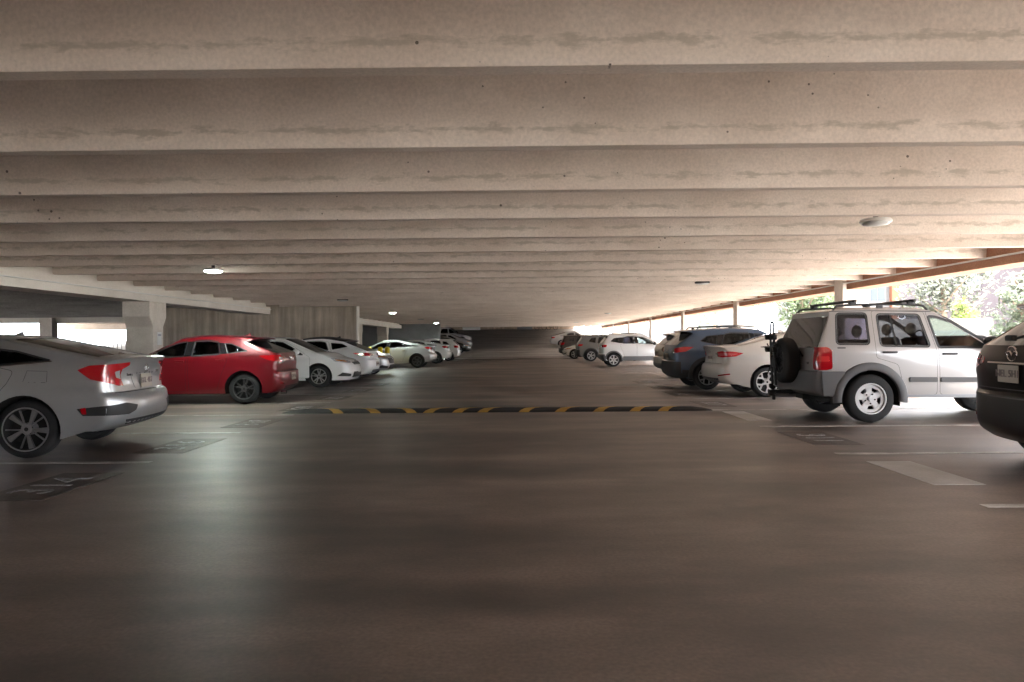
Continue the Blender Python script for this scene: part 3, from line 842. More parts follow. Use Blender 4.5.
        for k in range(n):
            a = 2 * PI * k / n; g = 2 * PI / n
            if st == 'five': spoke(a, .075, .05, a, .055, rr - .006)
            elif st == 'twin':
                spoke(a - g * .10, .03, .05, a - g * .17, .034, rr - .006); spoke(a + g * .10, .03, .05, a + g * .17, .034, rr - .006)
            elif st == 'y':
                spoke(a, .05, .05, a, .045, rr * .55); spoke(a, .035, rr * .5, a - g * .24, .04, rr - .006); spoke(a, .035, rr * .5, a + g * .24, .04, rr - .006)
            elif st == 'blade':     # broad dark spoke with bright cut faces
                spoke(a - g * .06, .03, .05, a - g * .20, .075, rr - .006, th=.02); spoke(a + g * .10, .012, .05, a + g * .22, .02, rr - .006, th=.02)
            elif st == 'steel':
                spoke(a, .085, .06, a, .12, rr * .80, th=.02)
            elif st == 'multi': spoke(a, .024, .05, a, .026, rr - .006)
        hub = P.get('hub', .06)
        lathe(bm, [(.001, y1 + .006), (hub * .5, y1 + .006), (hub * .6, y1 + .001), (hub, y1), (hub * 1.15, y1 - .02), (hub * 1.2, -.03)], 24)
        if st == 'steel':
            lathe(bm, [(rr * .70, y1 - .006), (rr * .74, y1 + .004), (rr * .9, y1 + .004), (rr * .97, w - .01)], 40)
            lathe(bm, [(.001, y1 + .02), (.03, y1 + .018), (.036, y1), (.11, y1 - .002), (.12, y1 - .02)], 24)
            for k in range(5):
                a = 2 * PI * (k + .5) / 5; lathe(bm, [(.001, y1 + .012), (.011, y1 + .01), (.013, y1 - .01)], 8, c=(.075 * math.cos(a), 0, .075 * math.sin(a)), mi=1)
        else:
            for k in range(5):
                a = 2 * PI * (k + .5) / 5; lathe(bm, [(.001, y1 - .002), (.010, y1 - .002), (.012, y1 - .02)], 8, c=(.055 * math.cos(a), .0, .055 * math.sin(a)), mi=1)
            lathe(bm, [(.001, y1 + .0075), (.022, y1 + .0072), (.024, y1 + .004)], 16, mi=1)
        me_r = bpy.data.meshes.new('wheel'); bm.to_mesh(me_r); bm.free()
        me_r.materials.append(P.get('mat', M_alloy)); me_r.materials.append(M_rimdark); me_r.shade_smooth(); me_r.set_sharp_from_angle(angle=.6)
        return me_r, me_t
    def pillars(s, mat=None):
        """black trim between the side windows"""
        W = s.S['wins']; ks = [k for k in ('w3', 'w1', 'w2') if k in W]
        for a, b in zip(ks, ks[1:]):
            A, B = W[a]['poly'], W[b]['poly']
            ar = sorted(A, key=lambda p: -p[0])[:2]; bl = sorted(B, key=lambda p: p[0])[:2]
            a0, a1 = sorted(ar, key=lambda p: p[1])[0], sorted(ar, key=lambda p: p[1])[-1]
            b0, b1 = sorted(bl, key=lambda p: p[1])[0], sorted(bl, key=lambda p: p[1])[-1]
            s.patch_side('pillar_trim', [(a0[0] + .008, a0[1]), (b0[0] - .008, b0[1]), (b1[0] - .008, b1[1]), (a1[0] + .008, a1[1])], mat or M_gloss, off=.0015, r=.0, th=.004)
    # ---- patches laid on the skin
    def patch_side(s, nm, poly, mat, off=.004, r=.02, par=None, sides=(1, -1), th=.012, sp=.05, label=None):
        lp = resample(rounded(poly, r), sp); V, F = cdt(lp, [], sp)
        for sg in sides:
            bm = bmesh.new(); vv = [bm.verts.new((x, sg * (s.Y(x, z) + off), z)) for x, z in V]
            s._shell(bm, vv, F, lambda v: Vector((0, -sg * th, 0)))
            o = link(nm, bm, mat, par or s.root, smooth=45)
            if label: o['label'] = label
        return o
    def _shell(s, bm, vv, F, inn):
        fs = [bm.faces.new([vv[i] for i in f]) for f in F]
        used = {v for f in fs for v in f.verts}
        be = [e for e in bm.edges if len(e.link_faces) == 1]
        mp = {}
        for e in be:
            for v in e.verts:
                if v not in mp: mp[v] = bm.verts.new(v.co + inn(v.co))
        for e in be:
            a, b = e.verts; bm.faces.new((a, b, mp[b], mp[a]))
        bmesh.ops.delete(bm, geom=[v for v in bm.verts if not v.link_faces], context='VERTS')
        bmesh.ops.recalc_face_normals(bm, faces=bm.faces)
    def ray(s, o, d, maxd=4):
        r = s.bvh.ray_cast(Vector(o), Vector(d).normalized(), maxd)
        return r[0]
    def patch_end(s, nm, poly, mat, end='rear', off=.004, r=.02, th=.015, sp=.05, mirror=False, par=None):
        """poly in (y, z) seen on the rear or the front face"""
        o = None
        for m in ((1, -1) if mirror else (1,)):
            lp = resample(rounded([(p[0] * m,) + tuple(p[1:]) for p in poly], r), sp); V, F = cdt(lp, [], sp)
            bm = bmesh.new(); vv = []; dx = 1 if end == 'rear' else -1; x0 = -1 if end == 'rear' else s.L + 1; last = 0 if end == 'rear' else s.L
            for y, z in V:
                h = s.ray((x0, y, z), (dx, 0, 0), 1.9)
                if h is not None: last = h.x
                vv.append(bm.verts.new(((h.x if h is not None else last) - dx * off, y, z)))
            s._shell(bm, vv, F, lambda v: Vector((dx * th, 0, 0)))
            o = link(nm, bm, mat, par or s.root, smooth=45)
        return o
    def patch_wrap(s, nm, poly, mat, end='rear', off=.006, r=.015, th=.02, sp=.045, par=None, sides=(1, -1), ax=None):
        """poly of ('s', x, z) points on the flank and ('e', y, z) points on the end face"""
        e = 1 if end == 'rear' else -1
        AX = ax or ((.75, s.Wd / 2 - .55) if end == 'rear' else (s.L - .85, s.Wd / 2 - .6))
        P = []
        for k, a, z in poly:
            if k == 's': x, y = a, s.Y(a, z)
            else:
                h = s.ray((-1 if e > 0 else s.L + 1, a, z), (e, 0, 0), 2); y = a; x = h.x if h is not None else (0 if e > 0 else s.L)
            P.append((math.atan2(y - AX[1], -e * (x - AX[0])), z))
        lp = resample(rounded(P, r), sp); V, F = cdt(lp, [], sp); o = None
        for sg in sides:
            bm = bmesh.new(); vv = []
            for ph, z in V:
                d = Vector((-e * math.cos(ph), sg * math.sin(ph), 0)); o_ = Vector((AX[0], sg * AX[1], z))
                h = s.ray(o_ + d * 1.9, -d, 1.9)
                if h is None: h = o_ + d * .7
                vv.append(bm.verts.new(h + d * off))
            c = Vector((AX[0], sg * AX[1], 0))
            s._shell(bm, vv, F, lambda v: (Vector((c.x - v.x, c.y - v.y, 0))).normalized() * th)
            o = link(nm, bm, mat, par or s.root, smooth=45)
        return o
    def flare(s, xw, r0, r1, off, a0=-.15, a1=PI + .15, mat=M_clad, squash=1.0):
        n = 28
        for sg in (1, -1):
            bm = bmesh.new(); A = []
            for k in range(n + 1):
                a = a0 + (a1 - a0) * k / n; c, d = math.cos(a), math.sin(a) * squash
                def P(r, o, a=a, c=c, d=d): x, z = xw + r * c, s.R + r * d; return bm.verts.new((x, sg * (s.Y(x, z) + o), z))
                A.append([P(r0, -.03), P(r0, off), P(r0 + .02, off + .008), P(r1 - .02, off + .004), P(r1, off * .3), P(r1, -.01)])
            for p, q in zip(A, A[1:]):
                for j in range(5): bm.faces.new((p[j], p[j + 1], q[j + 1], q[j]))
            bm.faces.new(A[0]); bm.faces.new(A[-1]); bmesh.ops.recalc_face_normals(bm, faces=bm.faces)
            link('wheel_arch_trim', bm, mat, s.root, smooth=50)
    def plate(s, z, txt=None, end='rear', tilt=0, y=0, mat=None):
        h = s.ray((-1 if end == 'rear' else s.L + 1, y, z), (1 if end == 'rear' else -1, 0, 0))
        x = h.x if h is not None else 0; e = -1 if end == 'rear' else 1
        hu = s.ray((-1 if end == 'rear' else s.L + 1, y, z + .06), (1 if end == 'rear' else -1, 0, 0)); hd = s.ray((-1 if end == 'rear' else s.L + 1, y, z - .06), (1 if end == 'rear' else -1, 0, 0))
        if hu is not None and hd is not None: tilt = math.atan2(hu.x - hd.x, .12); x = min(hu.x, hd.x, x) if e < 0 else max(hu.x, hd.x, x)
        bm = bmesh.new(); bx(bm, (0, 0, 0), (.012, .32, .165), bevel=.004)
        bmesh.ops.rotate(bm, cent=(0, 0, 0), matrix=Matrix.Rotation(tilt, 3, 'Y'), verts=bm.verts)
        o = link('number_plate', bm, mat or M_plate, s.root, loc=(x + e * .014, y, z))
        if txt:
            t = text_bm(txt, .10, .002)
            bmesh.ops.rotate(t, cent=(0, 0, 0), matrix=Matrix.Rotation(PI / 2, 3, 'X'), verts=t.verts)
            bmesh.ops.rotate(t, cent=(0, 0, 0), matrix=Matrix.Rotation(-PI / 2 if e < 0 else PI / 2, 3, 'Z'), verts=t.verts)
            bmesh.ops.rotate(t, cent=(0, 0, 0), matrix=Matrix.Rotation(tilt, 3, 'Y'), verts=t.verts)
            link('plate_number', t, M_plated, o, loc=(e * .009, 0, 0))
        return o
    def end_text(s, nm, txt, size, y, z, mat, end='rear'):
        e = -1 if end == 'rear' else 1
        h = s.ray((-1 if end == 'rear' else s.L + 1, y, z), (-e, 0, 0)); x = h.x if h is not None else 0
        t = text_bm(txt, size, .003)
        bmesh.ops.rotate(t, cent=(0, 0, 0), matrix=Matrix.Rotation(PI / 2, 3, 'X'), verts=t.verts)
        bmesh.ops.rotate(t, cent=(0, 0, 0), matrix=Matrix.Rotation(-PI / 2 if e < 0 else PI / 2, 3, 'Z'), verts=t.verts)
        # follow the curve of the panel
        for v in t.verts:
            hh = s.ray((-1 if end == 'rear' else s.L + 1, y + v.co.y, z + v.co.z), (-e, 0, 0))
            if hh is not None: v.co.x += hh.x - x + e * .004
        return link(nm, t, mat, s.root, loc=(x, y, z))
    def emblem(s, y, z, r, mat=None, end='rear', kind='ring'):
        e = -1 if end == 'rear' else 1
        h = s.ray((-1 if end == 'rear' else s.L + 1, y, z), (-e, 0, 0)); x = (h.x if h is not None else 0) + e * .018
        bm = bmesh.new(); N = 28
        def ring(rx, rz, cz=0, rad=.006): tube(bm, [(0, rx * math.cos(2 * PI * k / N), cz + rz * math.sin(2 * PI * k / N)) for k in range(N + 1)], rad, 6, cap=False)
        if kind == 'wing':
            ring(r, r * .92, 0, r * .11)
            tube(bm, [(0, -r * .95, r * .25), (0, -r * .45, r * .30), (0, -r * .15, 0), (0, 0, -r * .28), (0, r * .15, 0), (0, r * .45, r * .30), (0, r * .95, r * .25)], r * .10, 6)
        elif kind == 'h':
            ring(r, r * .85, 0, r * .11); tube(bm, [(0, -r * .42, -r * .5), (0, -r * .28, r * .55)], r * .11, 6); tube(bm, [(0, r * .42, -r * .5), (0, r * .28, r * .55)], r * .11, 6); tube(bm, [(0, -r * .35, 0), (0, r * .35, 0)], r * .09, 6)
        elif kind == 'bowtie':
            bx(bm, (0, 0, 0), (.008, r * 2.2, r * .5)); bx(bm, (0, 0, 0), (.008, r * .9, r * .9))
        elif kind == 'oval': ring(r * 1.2, r * .55, 0, r * .12); bx(bm, (0, 0, 0), (.006, r * 1.6, r * .25))
        else: ring(r, r, 0, r * .12); bx(bm, (0, 0, 0), (.006, r, r * .3))
        bmesh.ops.recalc_face_normals(bm, faces=bm.faces)
        return link('emblem', bm, mat or M_chrome, s.root, smooth=40, loc=(x, y, z))
    def mirror(s, x, z, mat=None, size=1.0):
        for sg in (1, -1):
            y = s.Y(x, z)
            bm = bmesh.new(); r = bmesh.ops.create_uvsphere(bm, u_segments=16, v_segments=10, radius=1)['verts']
            for v in r:
                v.co.x = max(v.co.x, -.55)
                v.co = Vector((v.co.x * .10 * size, v.co.y * .12 * size, v.co.z * .085 * size))
            bmesh.ops.translate(bm, verts=r, vec=(x, sg * (y + .14), z + .04))
            tube(bm, [(x + .02, sg * (y - .02), z - .02), (x + .01, sg * (y + .10), z + .0)], .02, 8)
            o = link('side_mirror', bm, mat or s.paint, s.root, smooth=50)
            box('mirror_glass', (x - .058 * size, sg * (y + .14), z + .04), (.006, .17 * size, .11 * size), M_chrome, o, .003)
    def fin(s, x, z, mat=None):
        bm = bmesh.new()
        vs = [(-.07, 0, .075), (-.085, .0, .05), (-.09, .02, 0), (-.09, -.02, 0), (.09, .0, 0), (.05, .018, 0), (.05, -.018, 0)]
        V = [bm.verts.new(v) for v in vs]; bmesh.ops.convex_hull(bm, input=V)
        link('antenna', bm, mat or s.paint, s.root, loc=(x, 0, z))
    def rails(s, xa, xb, y, z0, zt, mat=M_dclad, r=.016):
        for sg in (1, -1):
            bm = bmesh.new(); zz = lambda x: s.topz(x, y) 
            pts = [(xa, sg * (y + .01), zz(xa) + .0)]; n = 8
            for k in range(n + 1):
                x = xa + .06 + (xb - xa - .12) * k / n; pts.append((x, sg * y, zz(x) + zt))
            pts.append((xb, sg * (y + .01), zz(xb)))
            tube(bm, pts, r, 8)
            for x in (xa + (xb - xa) * .5,): bx(bm, (x, sg * y, zz(x) + zt * .4), (.09, .03, zt))
            link('roof_rail', bm, mat, s.root, smooth=50)
    def topz(s, x, y):
        h = s.ray((x, y, 3), (0, 0, -1), 4); return h.z if h is not None else 1.4
    def strip_side(s, nm, pts, w, mat, off=.003, sides=(1, -1)):
        """a narrow strip along a polyline on the flank"""
        P = resample(pts, .08, closed=False)
        for sg in sides:
            bm = bmesh.new(); q = []
            for i, (x, z) in enumerate(P):
                a = Vector(P[max(0, i - 1)]); b = Vector(P[min(len(P) - 1, i + 1)]); d = (b - a).normalized(); n = Vector((-d.y, d.x)) * w / 2
                q.append([bm.verts.new((x + n.x * k, sg * (s.Y(x + n.x * k, z + n.y * k) + o), z + n.y * k)) for k, o in ((-1, -.004), (-1, off), (1, off), (1, -.004))])
            for a, b in zip(q, q[1:]):
                for j in range(3): bm.faces.new((a[j], a[j + 1], b[j + 1], b[j]))
            bm.faces.new(q[0]); bm.faces.new(q[-1]); bmesh.ops.recalc_face_normals(bm, faces=bm.faces)
            link(nm, bm, mat, s.root, smooth=40)
    def cabin(s, C):
        """dark seats and dashboard seen through the glass"""
        def seat(x, y, w=.5, top=1.0):
            bm = bmesh.new()
            rot = Matrix.Rotation(-.28, 3, 'Y')
            bx(bm, (x, y, top - .33), (.14, w, .62), rot=rot, bevel=.05)
            bx(bm, (x + .27, y, top - .58), (.5, w, .14), bevel=.05)
            link('seat', bm, M_seat, s.root, smooth=60)
            bm = bmesh.new(); r = bmesh.ops.create_uvsphere(bm, u_segments=14, v_segments=10, radius=1)['verts']
            for v in r: v.co = Vector((v.co.x * .06, v.co.y * .13, v.co.z * .10))
            bmesh.ops.translate(bm, verts=r, vec=(x - .10, y, top + .10))
            for q in (-.05, .05): tube(bm, [(x - .10, y + q, top + .06), (x - .07, y + q, top - .08)], .008, 6)
            link('headrest', bm, M_seat, s.root, smooth=80)
        hw = s.Wd / 2
        for sg in (1, -1): seat(C['f'], sg * .37, .5, C['t'])
        for sg in (1, -1): seat(C['r'], sg * .36, .62, C['t'] - .03)
        bm = bmesh.new(); bx(bm, (C['d'], 0, C['t'] - .12), (.35, hw * 2 - .3, .22), bevel=.06); link('dashboard', bm, M_seat, s.root, smooth=60)
        bm = bmesh.new(); N = 20
        tube(bm, [(C['d'] - .30 + .06 * math.sin(2 * PI * k / N), .37 + .18 * math.cos(2 * PI * k / N), C['t'] - .08 + .17 * math.sin(2 * PI * k / N)) for k in range(N + 1)], .014, 6, cap=False)
        tube(bm, [(C['d'] - .3, .37, C['t'] - .08), (C['d'] - .1, .37, C['t'] - .13)], .03, 8)
        link('steering_wheel', bm, M_black, s.root, smooth=60)

# ------------------------------------------------------------------ car shapes (x forward from the rear bumper, z up)
P_silver = paint('silver paint', (.43, .44, .45), .62, .33)
P_red = paint('red paint', (.15, .002, .008), .2, .30, coat=.6)
P_white = paint('white paint', (.80, .80, .79), .0, .35)
P_pearl = paint('warm white paint', (.66, .63, .58), .1, .35)
P_jeep = paint('pale silver paint', (.39, .375, .37), .25, .4, dust=.12)
P_blue = paint('slate blue paint', (.060, .095, .155), .3, .32)
P_dark = paint('black brown paint', (.008, .006, .007), .1, .3, dust=.0, coat=.35)
P_black = paint('black paint', (.010, .010, .011), .2, .25)
P_gray = paint('grey paint', (.14, .145, .15), .4, .34)
P_champ = paint('champagne paint', (.38, .34, .29), .4, .36)
P_fusion = paint('dusty white silver paint', (.50, .47, .44), .2, .36, dust=.15)

def sedan(L=4.63, W=1.80, H=1.416, xr=1.03, wb=2.70, R=.325, deck=1.08, rg0=.42, rg1=1.45, ws1=2.62, ws0=3.45, hood=.97, nose=.70, deckz=None, bump=.70, **kw):
    """notchback outline; rg0/rg1 foot and head of the rear glass, ws1/ws0 head and foot of the windscreen"""
    d = .965
    out = [(.20, .29, .24, .0, 2.6), (.05, .36, .28, 0, 2.6), (.0, .48, .30, 0, 2.6), (.015, bump - .05, .28, 0, 2.6), (.055, bump, .26, .0, 2.8, 1), (.11, bump + .03, .22, -.0, 2.8, 1),
           (.13, .86, .20, 0, 2.8), (.10, deck - .07, .20, -.02, 3), (.075, deck - .012, .18, -.06, 3, 0), (.11, deck, .14, -.06, 3, 0),
           (rg0 * .6, deck + .01, .05, -.065, 3.4), (rg0, deck + .025, .02, -.07, 3.2),
           (rg1, H - .055, .0, -.07, 3), (rg1 + .22, H - .018, 0, -.075, 3), ((rg1 + ws1) / 2 + .1, H, 0, -.08, 3), (ws1 - .25, H - .012, 0, -.075, 3), (ws1, H - .05, -.03, -.065, 3),
           (ws0, hood, -.12, -.03, 2.8), (ws0 + .2, hood - .03, -.03, -.075, 3), (L - .55, nose + .11, -.05, -.07, 3), (L - .22, nose + .02, -.2, -.05, 2.6),
           (L - .05, nose - .10, -.36, 0, 2.4), (L - .01, .5, -.42, 0, 2.4), (L - .01, .33, -.42, 0, 2.4), (L - .10, .21, -.36, 0, 2.4)]
    S = dict(L=L, W=W, R=R, xr=xr, xf=xr + wb, zbr=.97, zbf=.84, out=out, zbot=.21,
             glz={'rear_window': (11, 12, 3), 'windshield': (16, 17, 3)}, sub=5, tum=.46)
    S.update(kw)
    return S

civic = sedan(L=4.63, W=1.80, H=1.416, xr=1.07, wb=2.70, R=.33, deck=1.13, rg0=.34, rg1=1.28, ws1=2.55, ws0=3.42, cz=(.83, .72, .014), zbr=1.06, zbf=.88,
    doors={'rear_door': dict(poly=[(1.18, .99), (1.26, .82), (1.48, .60), (1.62, .30), (2.30, .28), (2.34, .90), (2.26, 1.31), (1.95, 1.318), (1.66, 1.295), (1.43, 1.25), (1.42, 1.05)], handle=(1.46, .91, M_chrome)),
           'front_door': dict(poly=[(2.37, .28), (3.38, .28), (3.40, .86), (2.86, 1.18), (2.55, 1.285), (2.29, 1.31), (2.37, .90)], handle=(2.55, .87, M_chrome))},
    wins={'w1': dict(poly=[(1.47, 1.04), (1.72, 1.02), (2.26, .985), (2.20, 1.28), (1.96, 1.288), (1.66, 1.265), (1.47, 1.225)], door='rear_door', r=.02, fo=.02),
          'w2': dict(poly=[(2.44, .975), (3.20, .92), (2.82, 1.15), (2.54, 1.25), (2.37, 1.28)], door='front_door', r=.03),
          'w3': dict(poly=[(.82, 1.105), (1.385, 1.05), (1.39, 1.235), (1.20, 1.21)], r=.008, fo=.008)},
    rim=dict(n=5, style='blade', mat=simple('mid alloy', (.33, .33, .34), .3, .7), rr=.245, dish=.02, dark=1), wrot=.3, cabin=dict(f=2.35, r=1.45, d=3.0, t=1.02))
c = Car(civic, 'sedan', 'silver four door sedan with red tail lamps parked at the left edge of the photo', (-4.58, 8.92, 0), math.radians(187), P_silver, sp=.07)
tl = c.patch_wrap('tail_light', [('s', .52, .99), ('s', .38, .88), ('e', .66, .795), ('e', .56, .79), ('e', .62, .92), ('e', .60, .985), ('e', .46, 1.03), ('e', .46, 1.065), ('e', .70, 1.055), ('s', .40, 1.04)], M_red, r=.01)
c.patch_wrap('clear_lens', [('e', .69, .89), ('e', .61, .87), ('e', .64, .93), ('e', .64, .975), ('e', .72, .96)], M_clear, off=.010, par=tl)
c.patch_wrap('reflector_recess', [('s', .52, .55), ('s', .46, .47), ('e', .62, .46), ('e', .50, .50), ('e', .46, .56), ('e', .66, .60)], M_black, off=.003)
c.patch_wrap('reflector', [('s', .49, .555), ('s', .47, .49), ('s', .42, .485), ('s', .43, .565)], M_red, off=.008)
c.patch_end('lower_trim', [(-.58, .335), (.58, .335), (.64, .40), (-.64, .40)], M_dclad, off=.006)
c.patch_end('boot_recess', [(-.30, .745), (.30, .745), (.40, .93), (-.40, .93)], P_silver, off=.006, r=.03)
c.patch_end('recess_shadow', [(-.34, .905), (.34, .905), (.30, .93), (-.30, .93)], M_dclad, off=.006, r=.005)
c.patch_end('bumper_gap', [(-.74, .715), (.74, .715), (.74, .722), (-.74, .722)], M_black, off=.005, r=0)
c.plate(.83, 'BXL 4B7'); c.emblem(0, .985, .052, kind='h'); c.end_text('badge_text', 'CIVIC', .05, -.42, .93, M_chrome)
c.end_text('badge_text', 'Touring', .045, .42, .915, M_dclad)
c.mirror(3.02, .93); c.fin(1.62, 1.375)
c.strip_side('window_trim', [(.80, 1.095), (1.7, 1.01), (3.2, .905)], .012, M_chrome)
c.strip_side('fuel_flap', [(.83, .86), (.83, .98), (1.04, .99), (1.08, .86), (.84, .855)], .005, M_clad, off=.0015, sides=(-1, 1))
c.strip_side('sill_trim', [(1.50, .235), (3.3, .235)], .03, M_dclad)

# ---- hatchbacks and SUVs
def suv(L=4.4, W=1.8, H=1.65, xr=.9, wb=2.65, R=.35, zb=.26, bump=.70, mid=.95, rgz=1.08, rgx=.14, rtz=None, rtx=.42, spx=.30, ws1=2.35, ws0=3.1, hood=1.08, nose=.80, roofx=1.6, tailz=None, **kw):
    rtz = rtz or H - .14
    tz = tailz or H - .07
    out = [(.16, zb, .22, 0, 3), (.03, zb + .09, .24, 0, 3), (0, .50, .24, 0, 3), (.01, bump, .22, 0, 3, 1), (.08, bump + .03, .16, 0, 3.4, 1), (.07, mid, .15, 0, 3.4), (rgx, rgz, .13, 0, 3.4, 1),
           (rtx, rtz, .07, -.01, 3.6, 1), (spx, tz, .12, -.03, 3.6, 1), (spx + .04, tz + .025, .12, -.06, 3.4), (spx + .45, (tz + H) / 2 + .012, 0, -.075, 3.2), (roofx, H, 0, -.08, 3.2), (ws1 - .25, H - .02, 0, -.075, 3), (ws1, H - .055, -.03, -.065, 3, 1),
           (ws0, hood, -.12, -.03, 2.8, 1), (ws0 + .2, hood - .03, -.03, -.075, 3), (L - .5, nose + .12, -.05, -.07, 3), (L - .2, nose + .02, -.2, -.05, 2.6),
           (L - .04, nose - .10, -.34, 0, 2.4), (L, .5, -.38, 0, 2.4), (L - .01, zb + .12, -.38, 0, 2.4), (L - .08, zb, -.34, 0, 2.4)]
    rnd = kw.pop('rnd', 1)
    if rnd != 1: out = [(k[0], k[1], k[2] * rnd, k[3], max(2.2, k[4] - .9)) + tuple(k[5:]) if i < 9 else k for i, k in enumerate(out)]
    S = dict(L=L, W=W, R=R, xr=xr, xf=xr + wb, zbr=mid + .05, zbf=hood - .1, out=out, zbot=zb, glz={'rear_window': (6, 7, kw.pop('gcol', 3)), 'windshield': (13, 14, 3)}, sub=5, tum=.36, zund=zb - .03, pr=.05)
    S.update(kw)
    return S

# red hatchback
red = suv(L=4.30, W=1.78, H=1.465, xr=.80, wb=2.65, R=.325, zb=.23, bump=.66, mid=.90, rgz=1.07, rgx=.10, rtz=1.315, rtx=.74, spx=.52, tailz=1.375, ws1=2.15, ws0=3.05, hood=.98, nose=.70, tum=.42, zbr=1.02, zbf=.88, cz=(.86, .78, .010), pr=.08, gcol=2,
    doors={'rear_door': dict(poly=[(1.13, .95), (1.25, .62), (1.35, .30), (1.92, .28), (1.96, .90), (1.90, 1.355), (1.55, 1.36), (1.28, 1.32), (1.20, 1.08)], handle=(1.28, .93, P_red)),
           'front_door': dict(poly=[(1.99, .28), (2.98, .28), (3.02, .88), (2.50, 1.19), (2.20, 1.315), (1.93, 1.35), (1.99, .90)], handle=(2.12, .91, P_red))},
    wins={'w1': dict(poly=[(1.30, 1.055), (1.88, 1.02), (1.84, 1.325), (1.56, 1.335), (1.36, 1.30)], door='rear_door', r=.03, fo=.02),
          'w2': dict(poly=[(2.04, 1.01), (2.86, .965), (2.46, 1.18), (2.20, 1.285), (2.00, 1.32)], door='front_door', r=.03),
          'w3': dict(poly=[(.74, 1.115), (1.14, 1.065), (1.22, 1.28), (1.08, 1.27)], r=.015, fo=.010)},
    rim=dict(n=5, style='twin', mat=M_dalloy, rr=.225), cabin=dict(f=1.95, r=1.2, d=2.6, t=1.05))
c = Car(red, 'hatchback', 'bright red hatchback with dark side windows parked on the left', (-5.0, 15.75, 0), math.radians(183), P_red, sp=.08)
c.pillars(); tl = c.patch_wrap('tail_light', [('s', .50, 1.015), ('s', .30, .92), ('e', .62, .86), ('e', .40, .90), ('e', .40, .99), ('e', .62, 1.03)], M_red, r=.015)
c.patch_wrap('clear_lens', [('e', .70, .93), ('e', .52, .92), ('e', .52, .965), ('e', .70, .985)], M_clear, off=.010, par=tl)
c.patch_end('bumper_insert', [(-.42, .27), (.42, .27), (.50, .36), (-.50, .36)], M_dclad, off=.006)
c.patch_wrap('reflector', [('e', .74, .42), ('e', .58, .40), ('e', .58, .43), ('e', .74, .45)], M_dred, off=.006)
c.patch_end('bumper_gap', [(-.70, .672), (.70, .672), (.70, .680), (-.70, .680)], M_black, off=.004, r=0)
c.plate(.55, 'CDV 81A'); c.emblem(0, .96, .055, kind='ring'); c.mirror(2.55, .98, M_chrome); c.fin(1.0, 1.43)
bm = bmesh.new(); lathe(bm, [(.001, 0), (.035, 0), (.035, -.12), (.03, -.12), (.03, -.01)], 16, 'X' if False else 'Y')
bmesh.ops.rotate(bm, cent=(0, 0, 0), matrix=Matrix.Rotation(-PI / 2, 3, 'Z'), verts=bm.verts); link('exhaust', bm, M_chrome, c.root, 40, loc=(.13, .5, .22))

# tan-silver box SUV with spare wheel
jm = dict(mat=M_gmid, r=.05, fo=.022, fi=.012)
jeep_out = [(.14, .40, .16, 0, 4), (.02, .46, .18, 0, 4), (0, .60, .18, 0, 4), (.02, .765, .16, 0, 4, 1), (.10, .785, .08, 0, 6, 1), (.10, .95, .08, 0, 6), (.13, 1.14, .07, 0, 7, 1),
           (.34, 1.62, .03, -.01, 7, 1), (.34, 1.70, .04, -.03, 5, 1), (.42, 1.735, .05, -.05, 4), (.8, 1.76, 0, -.06, 4), (1.3, 1.765, 0, -.06, 4), (1.75, 1.75, 0, -.06, 3.6), (1.98, 1.70, -.03, -.05, 3.4, 1),
           (2.78, 1.18, -.10, -.03, 3, 1), (2.95, 1.15, -.03, -.07, 3.4), (3.8, 1.09, -.05, -.08, 3.4), (4.10, 1.02, -.12, -.06, 3.2), (4.20, .90, -.22, 0, 3), (4.22, .62, -.30, 0, 3), (4.25, .52, -.30, 0, 3), (4.18, .38, -.26, 0, 3)]
jeep = dict(L=4.25, W=1.80, R=.365, ra=.45, xr=.90, xf=3.55, zbr=1.12, zbf=1.08, out=jeep_out, zbot=.38, glz={'rear_window': (6, 7, 2), 'windshield': (13, 14, 3)}, sub=5, tum=.24, zund=.36, pr=.035, pf=.08, xpf=.8, c1=.02, c2=.03, flare=.0, slots=[(0, 4, 1)], wi=-.005,
    lowmat=M_clad, glass=M_gdark, rglass=M_gblack, wsglass=M_glight, hlen=.22,
    doors={'rear_door': dict(poly=[(.985, 1.70), (.995, .98), (1.32, .88), (1.42, .42), (1.90, .42), (1.915, 1.08), (1.78, 1.695)], handle=(1.20, 1.065, M_black)),
           'front_door': dict(poly=[(1.94, .42), (2.98, .42), (3.02, 1.06), (2.70, 1.19), (2.16, 1.555), (1.90, 1.675), (1.805, 1.69), (1.94, 1.08)], handle=(2.10, 1.035, M_black))},
    wins={'w1': dict(poly=[(1.08, 1.17), (1.81, 1.15), (1.70, 1.63), (1.07, 1.64)], door='rear_door', bars=[((1.31, 1.165), (1.265, 1.635), .03)], **jm),
          'w2': dict(poly=[(1.94, 1.135), (2.68, 1.13), (2.62, 1.24), (2.18, 1.52), (1.95, 1.60), (1.84, 1.61)], door='front_door', mat=M_glight, r=.04, fo=.02, fi=.02),
          'w3': dict(poly=[(.42, 1.20), (.90, 1.195), (.90, 1.655), (.46, 1.655)], **jm)},
    rim=dict(n=5, style='steel', mat=simple('silver wheel', (.62, .62, .63), .35, .6), rr=.232, dish=.03), cabin=dict(f=1.90, r=1.05, d=2.6, t=1.32))
c = Car(jeep, 'suv', 'pale silver boxy SUV with rear spare wheel, roof rack and grey cladding on the right', (4.42, 11.68, 0), 0, P_jeep, sp=.07)
c.flare(c.xr, .44, .56, .03, -.12, PI + .12, M_clad, .98); c.flare(c.xf, .44, .56, .03, -.12, PI + .12, M_clad, .98)
c.patch_side('side_moulding', [(1.48, .615), (1.90, .61), (1.90, .685), (1.48, .69)], M_clad, off=.02, r=.02)
c.patch_side('side_moulding', [(1.95, .61), (2.92, .60), (2.92, .675), (1.95, .685)], M_clad, off=.02, r=.02)
